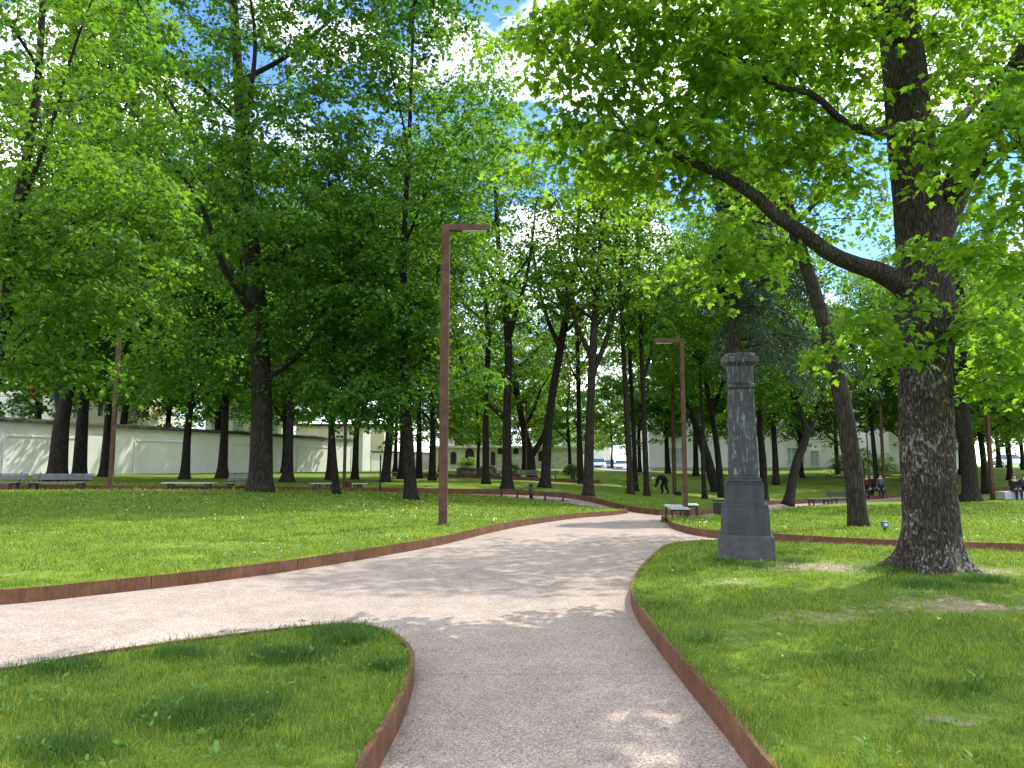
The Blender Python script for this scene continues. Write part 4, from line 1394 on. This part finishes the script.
street_lamp(577.5, 60, 4.2, 'slim black street lamp beside the round dark bush in the far centre')
street_lamp(869, 54.5, 4.4, 'slim black street lamp standing between the standing people')
X = X_at(380, 32)
e = local('slim_post', (X, 32, G(X, 32) + .02), 0, 'slim dark post on the lawn edge left of the medium tree', 'post')
Geo().tube([(0, 0, -.1), (0, 0, 1.62)], .035, 8).make('pole', 'black_metal', e, True)
Geo().tube([(0, 0, 1.62), (0, 0, 1.64), (0, 0, 1.7)], [.045, .045, .01], 8).make('post_cap', 'black_metal', e, True)
X = X_at(531, 36)
e = local('bollard', (X, 35.6, G(X, 35.6)), 0, 'short black bollard between the two flat dark benches', 'bollard')
Geo().tube([(0, 0, -.1), (0, 0, .62)], .10, 14).make('post', 'black_metal', e, True)
Geo().tube([(0, 0, .62), (0, 0, .64), (0, 0, .69), (0, 0, .70)], [.085, .11, .10, .04], 14).make('post_cap', 'black_metal', e, True)


# ------------------------------------------------------------------ benches and bins
def bench(px, Y, L, label, back=True, rz=0.0, wood='wood_grey', dz=0.02, seat_h=.37, depth=.55, group='park benches', xyz=None, back_h=.26, legm='black_metal'):
    X = X_at(px, Y) if xyz is None else xyz
    e = local('park_bench', (X, Y, G(X, Y) + dz), rz, label, 'bench', group)
    g = Geo()
    n = 5
    for i in range(n):
        y = -depth / 2 + depth * (i + .5) / n
        g.box((0, y, seat_h - .022), (L, depth / n - .014, .044))
    st = g.make('seat', wood, e, bevel=.006)
    if back:
        g = Geo()
        for i in range(4):
            zz = seat_h + .08 + back_h * (i + .5) / 4
            g.box((0, depth / 2 + .02 + .09 * (i + .5) / 4, zz), (L, .035, back_h / 4 - .014), rx=R(-12))
        g.make('backrest', wood, e, bevel=.006)
    for sx in (-1, 1):
        l = Geo()
        x = sx * (L / 2 - .28)
        l.box((x, -depth / 2 + .06, (seat_h - .05) / 2 - .02), (.07, .06, seat_h - .01))
        l.box((x, depth / 2 - .06, (seat_h - .05) / 2 - .02), (.07, .06, seat_h - .01))
        l.box((x, 0, seat_h - .075), (.066, depth - .18, .05))
        if back:
            l.box((x, depth / 2 + .065, seat_h + back_h / 2), (.06, .03, back_h + .24), rx=R(-12))
        l.make('leg', legm, e)
    return e


bench(56, 30.2, 2.55, 'grey slatted bench with backrest in front of the forked dark tree', rz=R(-4))
bench(-3, 29.8, 1.9, 'grey bench cut by the left picture edge', rz=R(-4))
bench(189, 30.8, 2.15, 'pale flat wooden bench without backrest below the white wall', False, R(-3), 'wood_pale')
bench(241, 31.0, 1.5, 'dark grey bench partly hidden by the trunk of the largest maple', True, R(-6), 'wood_grey')
bench(323, 33.0, 1.1, 'short pale flat bench left of the brown bin', False, R(-12), 'wood_pale')
bench(358, 34.0, .7, 'short pale flat bench right of the brown bin', False, R(-12), 'wood_pale')
bench(509.5, 35.7, 1.32, 'flat dark backless bench left of the short black bollard', False, R(-3), 'wood_dark')
bench(554, 35.2, 1.4, 'flat dark backless bench right of the short black bollard', False, R(-5), 'wood_dark')
bench(468.5, 53.6, 1.8, 'dark bench in front of the left boulder, leftmost of the far row', True, 0, 'wood_dark', LAWN)
bench(492, 54.0, 1.6, 'dark bench before the middle boulder in the far row', False, 0, 'wood_dark', LAWN)
bench(513, 54.2, 1.3, 'dark flat bench behind the forked tree in the far row', False, 0, 'wood_dark', LAWN)
bench(531, 54.6, 1.1, 'far dark bench with backrest beside the tiny distant lamp post', True, 0, 'wood_grey', LAWN)
bench(553, 54.8, .95, 'rightmost dark bench of the far row, behind the leaning tree', True, 0, 'wood_grey', LAWN)
bench(676, 25.4, 2.4, 'pale topped slab bench seen end on at the rounded lawn tip', False, R(84), 'slab_white', LAWN, .36, .62)
bench(692, 28.2, 1.1, 'small pale bench end showing just right of the lamp post by the lawn tip', False, R(80), 'slab_white', LAWN, .42, .42)
bench(818, 41, 1.45, 'black backless bench left of the leaning brown tree', False, R(10), 'wood_dark', .02)
bench(841, 44, 1.6, 'black bench with backrest just left of the leaning brown tree', True, R(14), 'wood_dark', .02)


def bin_(px, Y, w, h, mat, label, dz=.02):
    X = X_at(px, Y)
    e = local('litter_bin', (X, Y, G(X, Y) + dz), R(4), label, 'litter bin', 'litter bins')
    Geo().frustum(0, 0, .05, h * .82, w * .46, w * .46, w / 2, w / 2).make('bin_body', mat, e, bevel=.02)
    g = Geo()
    for sx in (-1, 1):
        for sy in (-1, 1):
            g.box((sx * w * .4, sy * w * .4, h * .87), (.04, .04, h * .1))
    g.box((0, 0, h * .955), (w * 1.04, w * 1.04, h * .09))
    g.make('lid', mat, e, bevel=.01)
    Geo().box((0, 0, .025), (w * .7, w * .7, .05)).make('base', 'black_metal', e)


bin_(719.5, 28.6, .42, .74, 'green_metal', 'dark green litter bin just left of the column, on the path edge', .0)
bin_(348, 33.2, .30, .50, 'rust', 'small brown litter bin between two pale benches at left')
bin_(573, 56, .34, .62, 'black_metal', 'small black litter bin by the round dark bush', LAWN)


def boulder(px, Y, w, d, h, seed, label):
    X = X_at(px, Y)
    bm = bmesh.new()
    bmesh.ops.create_icosphere(bm, subdivisions=4, radius=1)
    for v in bm.verts:
        c = v.co
        k = 1 + .28 * mnoise.noise(c * 1.3 + Vector((seed, 0, 0))) + .12 * mnoise.noise(c * 3.1 + Vector((0, seed, 0))) + .04 * mnoise.noise(c * 9)
        v.co = Vector((c.x * w / 2, c.y * d / 2, max(c.z, -.35) * h * .8)) * k
    me = bpy.data.meshes.new('boulder')
    bm.to_mesh(me); bm.free()
    me.polygons.foreach_set('use_smooth', np.ones(len(me.polygons), bool))
    o = link('boulder', me, 'boulder', None, (X, Y, G(X, Y) + LAWN + h * .1))
    tag(o, label, 'boulder', 'dark boulders behind the far benches')


boulder(466, 57, 1.5, 1.2, .85, 1, 'dark pointed boulder behind the leftmost far bench')
boulder(487, 57.5, 1.9, 1.4, .9, 5, 'widest dark rounded boulder, middle one of three')
boulder(514, 57, 1.0, 1.0, .75, 9, 'small dark boulder right of the forked tree')


def bush(px, Y, w, h, label, leaf, seed, n=26, z=None):
    r = np.random.default_rng(seed)
    X = X_at(px, Y)
    C = fill([(0, 0, h * .5, w / 2, w / 2, h * .5, n)], r, .12 * w)
    C[:, 2] = np.maximum(C[:, 2], .12)
    S = [np.array([(0, 0, -.05, .04), (.02, 0, h * .2, .035), (0, .02, h * .45, .02)])]
    A, par, rad, child, fx = grow(S, C, r, step=.3, tip=.006, minbranch=0)
    e = empty('bush', (X, Y, G(X, Y) + LAWN))
    tag(e, label, 'bush', 'bushes near the buildings')
    link('stems', wood_mesh('stems', A, par, rad, child, 0.0), 'bark', e)
    link('foliage', crown_mesh('foliage', C, r, 70, .12, .17 * w, KITE), leaf, e)


bush(467, 60, 1.3, 1.5, 'yellow green bush above the left boulder', 'leaf_yellow', 71)
bush(571, 64, 1.1, .9, 'round dark bush by the small black bin', 'leaf_deep', 72)
bush(846, 66, 2.4, 2.2, 'dark bush at the corner of the white modern building', 'leaf_deep', 73, 40)
bush(864, 66, 2.6, 2.6, 'bright green bush between the modern building and its white wing', 'leaf_yellow', 74, 40)
bush(884, 67, 2.0, 1.8, 'dark low bush before the white wing', 'leaf_deep', 75, 34)
bush(512, 66, 1.2, .7, 'low dark bush in front of the low stone building', 'leaf_deep', 76)
# blue marker
bx, by = hit(885, 532, LAWN)
e = local('marker_box', (bx, by, G(bx, by) + LAWN), R(15), 'small blue utility marker box in the grass left of the big trunk', 'marker')
Geo().box((0, 0, .06), (.04, .04, .14)).make('stake', 'black_metal', e)
Geo().box((0, 0, .17), (.14, .10, .14)).make('marker_head', 'blue', e, bevel=.012)
Geo().box((-.005, -.052, .17), (.07, .006, .06)).make('label_plate', 'frame', e)


# ------------------------------------------------------------------ people
def skin_mesh(name, V, E, Rd, root=0, sub=1):
    me = bpy.data.meshes.new(name)
    me.from_pydata([tuple(v) for v in V], E, [])
    o = bpy.data.objects.new(name, me)
    COL.objects.link(o)
    m = o.modifiers.new('skin', 'SKIN')
    m.use_smooth_shade = True
    s = o.modifiers.new('sub', 'SUBSURF')
    s.levels = s.render_levels = sub
    for i, r in enumerate(Rd):
        me.skin_vertices[0].data[i].radius = (r, r) if not isinstance(r, tuple) else r
        me.skin_vertices[0].data[i].use_root = i == root
    dg = bpy.context.evaluated_depsgraph_get()
    out = bpy.data.meshes.new_from_object(o.evaluated_get(dg))
    bpy.data.objects.remove(o)
    out.name = name
    return out


def person(px, Y, label, pose='stand', rz=0.0, top='cloth_black', legs='cloth_navy', hair='hair', h=1.74, dz=0.0, seat=.45, X=None, bottom='skin', cat='person', lift=0.0):
    X = X_at(px, Y) if X is None else X
    e = empty('person', (X, Y, G(X, Y) + dz), rz)
    tag(e, label, cat)
    J = {}
    if pose == 'stand':
        J = dict(pel=(0, 0, .94), spine=(0, .01, 1.15), chest=(0, 0, 1.36), neck=(0, .0, 1.50), jaw=(0, .015, 1.57), head=(0, .02, 1.66), crown=(0, .01, 1.72))
        for s, n in ((-1, 'l'), (1, 'r')):
            J.update({'sh' + n: (s * .19, 0, 1.42), 'el' + n: (s * .24, -.03, 1.13), 'wr' + n: (s * .27, .02, .88), 'pa' + n: (s * .27, .04, .80), 'hip' + n: (s * .095, 0, .88),
                      'kn' + n: (s * .105, .02 * s + .02, .49), 'an' + n: (s * .11, .04 * s - .01, .09), 'toe' + n: (s * .125, .04 * s + .15, .035)})
    elif pose == 'bend':
        J = dict(pel=(0, -.22, .90), spine=(0, .0, 1.0), chest=(0, .26, 1.0), neck=(0, .42, .95), jaw=(0, .49, .92), head=(0, .56, .90), crown=(0, .62, .90))
        for s, n in ((-1, 'l'), (1, 'r')):
            J.update({'sh' + n: (s * .18, .30, .98), 'el' + n: (s * .22, .34, .68), 'wr' + n: (s * .16, .46, .43), 'pa' + n: (s * .15, .49, .36), 'hip' + n: (s * .10, -.20, .84),
                      'kn' + n: (s * .13, -.03 + .1 * s, .47), 'an' + n: (s * .14, -.16 + .16 * s, .09), 'toe' + n: (s * .16, .0 + .16 * s, .035)})
    else:
        b = seat + .09
        J = dict(pel=(0, 0, b), spine=(0, .0, b + .2), chest=(0, .05, b + .42), neck=(0, .08, b + .56), jaw=(0, .11, b + .62), head=(0, .12, b + .71), crown=(0, .11, b + .77))
        for s, n in ((-1, 'l'), (1, 'r')):
            J.update({'sh' + n: (s * .185, .05, b + .47), 'el' + n: (s * .24, .12, b + .20), 'wr' + n: (s * .14, .34, b + .11), 'pa' + n: (s * .12, .41, b + .08), 'hip' + n: (s * .09, .05, b),
                      'kn' + n: (s * .12, .46, b + .01), 'an' + n: (s * .12, .44, .09), 'toe' + n: (s * .13, .59, .035)})
    rad = dict(pel=.15, spine=.145, chest=(.165, .14), neck=.06, jaw=.075, head=.095, crown=.06, sh=.08, el=.06, wr=.04, pa=.036, hip=.108, kn=.082, an=.06, toe=.04)
    if pose == 'bend':
        rad.update(pel=.20, spine=.20, chest=(.22, .2), hip=.13, kn=.10, an=.075, el=.075)
    names = list(J)
    V = [np.array(J[n]) for n in names]
    ix = {n: i for i, n in enumerate(names)}
    Ed = [('pel', 'spine'), ('spine', 'chest'), ('chest', 'neck'), ('neck', 'jaw'), ('jaw', 'head'), ('head', 'crown')]
    for n in 'lr':
        Ed += [('chest', 'sh' + n), ('sh' + n, 'el' + n), ('el' + n, 'wr' + n), ('wr' + n, 'pa' + n), ('pel', 'hip' + n), ('hip' + n, 'kn' + n), ('kn' + n, 'an' + n), ('an' + n, 'toe' + n)]
    E = [(ix[a], ix[b]) for a, b in Ed]
    Rd = [rad[n if n in rad else n[:-1]] for n in names]
    # five fingers on each hand
    for n in 'lr':
        s = -1 if n == 'l' else 1
        p = V[ix['pa' + n]]
        d = p - V[ix['wr' + n]]
        d /= np.linalg.norm(d)
        sd = np.cross(d, (s, 0, 0)); sd /= np.linalg.norm(sd)
        for k, (o, ln) in enumerate(((-.03, .07), (-.01, .085), (.011, .08), (.03, .062), (-.045, .045))):
            a = p + sd * o + d * (.03 if k < 4 else -.01)
            q = a + d * ln * .6 + sd * (o * .25 if k < 4 else -.02)
            t = q + d * ln * .4 + np.array((-s * .012, 0, 0))
            i = len(V)
            V += [a, q, t]
            Rd += [.010, .009, .008]
            E += [(ix['pa' + n], i), (i, i + 1), (i + 1, i + 2)]
    sc = h / 1.78
    me = skin_mesh('person', [v * sc for v in V], E, [tuple(np.array(r) * sc) if isinstance(r, tuple) else r * sc for r in Rd])
    for m in (top, legs, 'skin', 'black_metal'):
        me.materials.append(M_[m])
    hd = np.array(J['neck']) * sc
    jaw, cr = np.array(J['jaw']) * sc, np.array(J['crown']) * sc
    pel = np.array(J['pel']) * sc
    for pl in me.polygons:
        c = np.array(pl.center)
        dist = lambda n: np.linalg.norm(c - np.array(J[n]) * sc)
        near = min(J, key=dist)
        k = near if near in rad else near[:-1]
        pl.material_index = {'pel': 1, 'hip': 1, 'kn': 1, 'an': 1, 'toe': 3, 'neck': 2, 'jaw': 2, 'head': 2, 'crown': 2, 'pa': 2, 'wr': 0}.get(k, 0)
    b = link('body', me, [], e)
    b.data.materials.clear() if False else None
    # hair or cap: a shell over the back and top of the head; nose and ears
    H0 = np.array(J['head']) * sc
    up = np.array(J['crown']) - np.array(J['neck']); up /= np.linalg.norm(up)
    fw = np.array((0, 1.0, 0)) if pose != 'bend' else np.array((0, .25, -.97))
    bm = bmesh.new()
    bmesh.ops.create_uvsphere(bm, u_segments=16, v_segments=10, radius=.112 * sc)
    for v in list(bm.verts):
        p = np.array(v.co)
        if p @ up < -.035 or (p @ fw > .055 and p @ up < .05):
            bm.verts.remove(v)
    hm = bpy.data.meshes.new('hair')
    bm.to_mesh(hm); bm.free()
    link('hair' if hair == 'hair' else 'cap', hm, hair, e, tuple(H0 + up * .012 - fw * .012))
    g = Geo()
    rt = np.cross(fw, up)
    f0 = H0 + fw * .088 * sc
    g.tube([f0 + up * .02, f0 + fw * .024 - up * .022, f0 - up * .03], [.008, .014, .008], 6)
    for s in (-1, 1):
        q = H0 + rt * s * .088 * sc
        g.tube([q + up * .025, q + rt * s * .014, q - up * .03], [.006, .018, .008], 6)
    g.make('face', 'skin', e, True)
    if lift:
        e.location.z += lift
    return e


person(866.5, 51.5, 'person in dark red top and black trousers standing at the back, left', rz=R(150), top='cloth_maroon', legs='cloth_black', h=1.70)
person(871.5, 52.3, 'person in black jacket standing close beside the one in dark red', rz=R(200), top='cloth_black', legs='cloth_black', h=1.70)
person(880.5, 51.8, 'person in dark grey jacket standing alone, right of the pair on the path', rz=R(170), top='cloth_grey', legs='cloth_navy', h=1.72)
person(663, 45, 'person in dark clothes and pale cap bending down on the lawn', 'bend', R(88), 'cloth_black', 'cloth_black', 'cloth_white', 1.78, LAWN)
person(613, 112, 'tiny person in dark clothes standing by the parked cars', rz=R(180), top='cloth_black', legs='cloth_navy', dz=LAWN)


def white_seat():
    Y = 37.6
    X = X_at(1016, Y)
    z = G(X, Y) + LAWN
    e = local('seat_block', (X, Y, z), R(4), 'white block seat on the lawn at the right edge, people sitting on it', 'seat')
    for i in range(3):
        Geo().box((-.55 + i * .55, 0, .22), (.53, .55, .40)).make('block', 'slab_white', e, bevel=.02)
    Geo().box((0, 0, .012), (1.62, .46, .04)).make('base', 'black_metal', e)
    return X, Y, z


wx, wy, wz = white_seat()
person(0, wy - .08, 'person in black sitting on the white block seat with legs hanging down', 'sit', R(176), 'cloth_black', 'cloth_navy', 'hair', 1.7, LAWN, .42, X=wx - .18)
person(0, wy + .1, 'second person in dark clothes sitting on the white block seat, nearer the picture edge', 'sit', R(200), 'cloth_navy', 'cloth_black', 'hair', 1.76, LAWN, .42, X=wx + .42)


def bag(px, Y, w, h, label, seed):
    X = X_at(px, Y)
    z = G(X, Y) + LAWN
    e = local('bag', (X, Y, z), R(20), label, 'bag', 'dark bags lying on the grass')
    bm = bmesh.new()
    bmesh.ops.create_cube(bm, size=1)
    bmesh.ops.subdivide_edges(bm, edges=bm.edges, cuts=4, use_grid_fill=True)
    for v in bm.verts:
        c = v.co.copy()
        l = max(abs(c.x), abs(c.y), abs(c.z))
        k = .72 + .28 * (l / max(c.length, 1e-6)) * 1.2
        n_ = mnoise.noise(c * 3 + Vector((seed, 0, 0)))
        v.co = Vector((c.x * w, c.y * w * .6, (c.z + .5) * h)) * (k * .9 + .12 * n_)
    me = bpy.data.meshes.new('bag_body')
    bm.to_mesh(me); bm.free()
    me.polygons.foreach_set('use_smooth', np.ones(len(me.polygons), bool))
    link('bag_body', me, 'cloth_black', e)
    Geo().tube([(-.22 * w, 0, h * .85), (-.18 * w, 0, h * 1.1), (0, 0, h * 1.2), (.18 * w, 0, h * 1.1), (.22 * w, 0, h * .85)], .018, 6).make('handle', 'cloth_black', e, True)


bag(678, 44.5, .45, .2, 'black bag on the grass beside the bending person', 3)
bag(962, 40.5, .5, .38, 'black bag on the grass left of the double trunked tree', 8)


# ------------------------------------------------------------------ cars
def car(px, Y, rz, paint, label):
    X = X_at(px, Y)
    e = local('parked_car', (X, Y, G(X, Y) + LAWN + .03), rz, label, 'car', 'cars parked beyond the park')
    # cross sections along the length (x), the front towards -x
    st = [(-2.1, .78, .30, .62), (-2.0, .84, .24, .72), (-1.2, .88, .22, .90), (-.75, .88, .22, .96), (.1, .88, .22, .98), (1.2, .88, .22, .98), (1.85, .86, .24, .95), (2.1, .80, .32, .80)]
    g = Geo()
    k = 8
    for x, w, z0, z1 in st:
        for a, b in ((-1, 0), (-1.04, .35), (-1.0, .75), (-.86, 1), (.86, 1), (1.0, .75), (1.04, .35), (1, 0)):
            g.v.append((x, a * w, z0 + b * (z1 - z0)))
    fs = []
    for i in range(len(st) - 1):
        for j in range(k):
            fs.append((i * k + j, (i + 1) * k + j, (i + 1) * k + (j + 1) % k, i * k + (j + 1) % k))
    fs += [tuple(range(k)), tuple(reversed(range((len(st) - 1) * k, len(st) * k)))]
    g.f += fs; g.mi += [0] * len(fs)
    b_ = g.make('body', paint, e, True, .02)
    c = Geo()
    cs = [(-.95, .80, .94, .95), (-.2, .70, .95, 1.42), (.9, .68, .96, 1.44), (1.75, .74, .94, .97)]
    for x, w, z0, z1 in cs:
        c.v += [(x, -w - .06, z0), (x, -w + .02, z1), (x, w - .02, z1), (x, w + .06, z0)]
    fs = []
    for i in range(3):
        for j in range(4):
            fs.append((i * 4 + j, (i + 1) * 4 + j, (i + 1) * 4 + (j + 1) % 4, i * 4 + (j + 1) % 4))
    fs += [(0, 1, 2, 3), (15, 14, 13, 12)]
    c.f += fs; c.mi += [0] * len(fs)
    c.make('window', 'glass', e)
    r = Geo()
    r.add([(-.22, -.68, 1.425), (.92, -.66, 1.445), (.92, .66, 1.445), (-.22, .68, 1.425), (-.15, -.6, 1.47), (.85, -.58, 1.48), (.85, .58, 1.48), (-.15, .6, 1.47)],
          [(3, 2, 1, 0), (4, 5, 6, 7), (0, 1, 5, 4), (1, 2, 6, 5), (2, 3, 7, 6), (3, 0, 4, 7)])
    r.make('roof', paint, e, bevel=.02)
    for x in (-1.3, 1.3):
        for s in (-1, 1):
            w_ = empty('wheel', (x, s * .82, .32)); w_.parent = e
            Geo().tube([(0, -.1, 0), (0, -.08, 0), (0, .08, 0), (0, .1, 0)], [.28, .32, .32, .28], 20).make('tyre', 'tyre', w_, True)
            Geo().tube([(0, s * .095, 0), (0, s * .115, 0)], [.2, .17], 12).make('rim', 'rim', w_)
    for s in (-1, 1):
        Geo().box((-2.06, s * .6, .66), (.12, .32, .14)).make('headlight', 'lens', e, bevel=.03)
    Geo().box((-2.115, 0, .42), (.06, .9, .16)).make('grille', 'black_metal', e)


car(599, 96, R(80), 'car_blue', 'light blue car facing the park beside the road, leftmost parked one')
car(609.5, 104, R(78), 'car_grey', 'dark grey car between the light blue and the white one')
car(621, 104, R(76), 'car_white', 'white car right of the tiny person by the road')
car(1006, 84, R(10), 'car_white', 'white car far off behind the people seated at the right edge')
edging(smooth_line([(X_at(392, 52.6), 52.6), (X_at(480, 52.9), 52.9), (X_at(592, 53.5), 53.5), (X_at(600, 58), 58.0)], 1.0), 'far rust brown edging in front of the boulder benches', h=.40, side=1)

# ------------------------------------------------------------------ camera, sun and sky
cam = bpy.data.cameras.new('camera')
cam.sensor_width, cam.lens = 36, 36 * F / 1024
cam.clip_end = 4000
co_ = bpy.data.objects.new('camera', cam)
COL.objects.link(co_)
co_.location = (0, 0, EYE)
co_.rotation_euler = (R(90) + PITCH, 0, 0)
SC.camera = co_

SUN_AZ, SUN_EL = 44.0, 54.0      # azimuth from straight ahead towards the right
sl = bpy.data.lights.new('sun', 'SUN')
sl.energy, sl.angle, sl.color = 2.8, R(.53), (1, .95, .87)
so = bpy.data.objects.new('sun', sl)
COL.objects.link(so)
sd = Vector((math.sin(R(SUN_AZ)) * math.cos(R(SUN_EL)), math.cos(R(SUN_AZ)) * math.cos(R(SUN_EL)), math.sin(R(SUN_EL))))
so.rotation_euler = sd.to_track_quat('Z', 'Y').to_euler()
so.location = (30, 10, 40)

w = bpy.data.worlds.new('World')
SC.world = w
w.use_nodes = True
t = w.node_tree
t.nodes.clear()
nd = lambda ty: t.nodes.new('ShaderNode' + ty)
sky = nd('TexSky')
sky.sky_type, sky.sun_disc = 'NISHITA', False
sky.sun_elevation, sky.sun_rotation = R(SUN_EL), R(SUN_AZ)
sky.air_density, sky.dust_density, sky.ozone_density = 1.0, 0.0, 4.0
tc = nd('TexCoord')
mp = nd('Mapping'); mp.inputs['Scale'].default_value = (1, 1, 1.7); mp.inputs['Location'].default_value = (.35, .1, .2)
nz = nd('TexNoise'); nz.inputs['Scale'].default_value, nz.inputs['Detail'].default_value, nz.inputs['Roughness'].default_value = 3.2, 8, .58
rp = nd('ValToRGB'); rp.color_ramp.elements[0].position, rp.color_ramp.elements[1].position = .46, .60
mx = nd('Mix'); mx.data_type = 'RGBA'
mx.inputs[7].default_value = (13.5, 13.3, 13.0, 1)
bg = nd('Background'); bg.inputs['Strength'].default_value = .15
ou = nd('OutputWorld')
lk = t.links.new
lk(tc.outputs['Generated'], mp.inputs['Vector']); lk(mp.outputs[0], nz.inputs['Vector']); lk(nz.outputs['Fac'], rp.inputs[0])
lk(rp.outputs[0], mx.inputs[0]); hs = nd('HueSaturation'); hs.inputs['Hue'].default_value = .515; hs.inputs['Saturation'].default_value = 1.2; hs.inputs['Value'].default_value = .95; lk(sky.outputs[0], hs.inputs['Color']); lk(hs.outputs[0], mx.inputs[6]); lk(mx.outputs[2], bg.inputs[0]); lk(bg.outputs[0], ou.inputs[0])

vs_ = SC.view_settings
vs_.view_transform, vs_.look, vs_.exposure, vs_.gamma = 'Standard', 'None', 1.32, 1.0
vs_.use_curve_mapping = False
cy = SC.cycles
cy.use_denoising = True
cy.max_bounces, cy.diffuse_bounces, cy.glossy_bounces, cy.transmission_bounces, cy.transparent_max_bounces = 7, 5, 2, 5, 4
cy.caustics_reflective = cy.caustics_refractive = False
cy.sample_clamp_indirect = 6
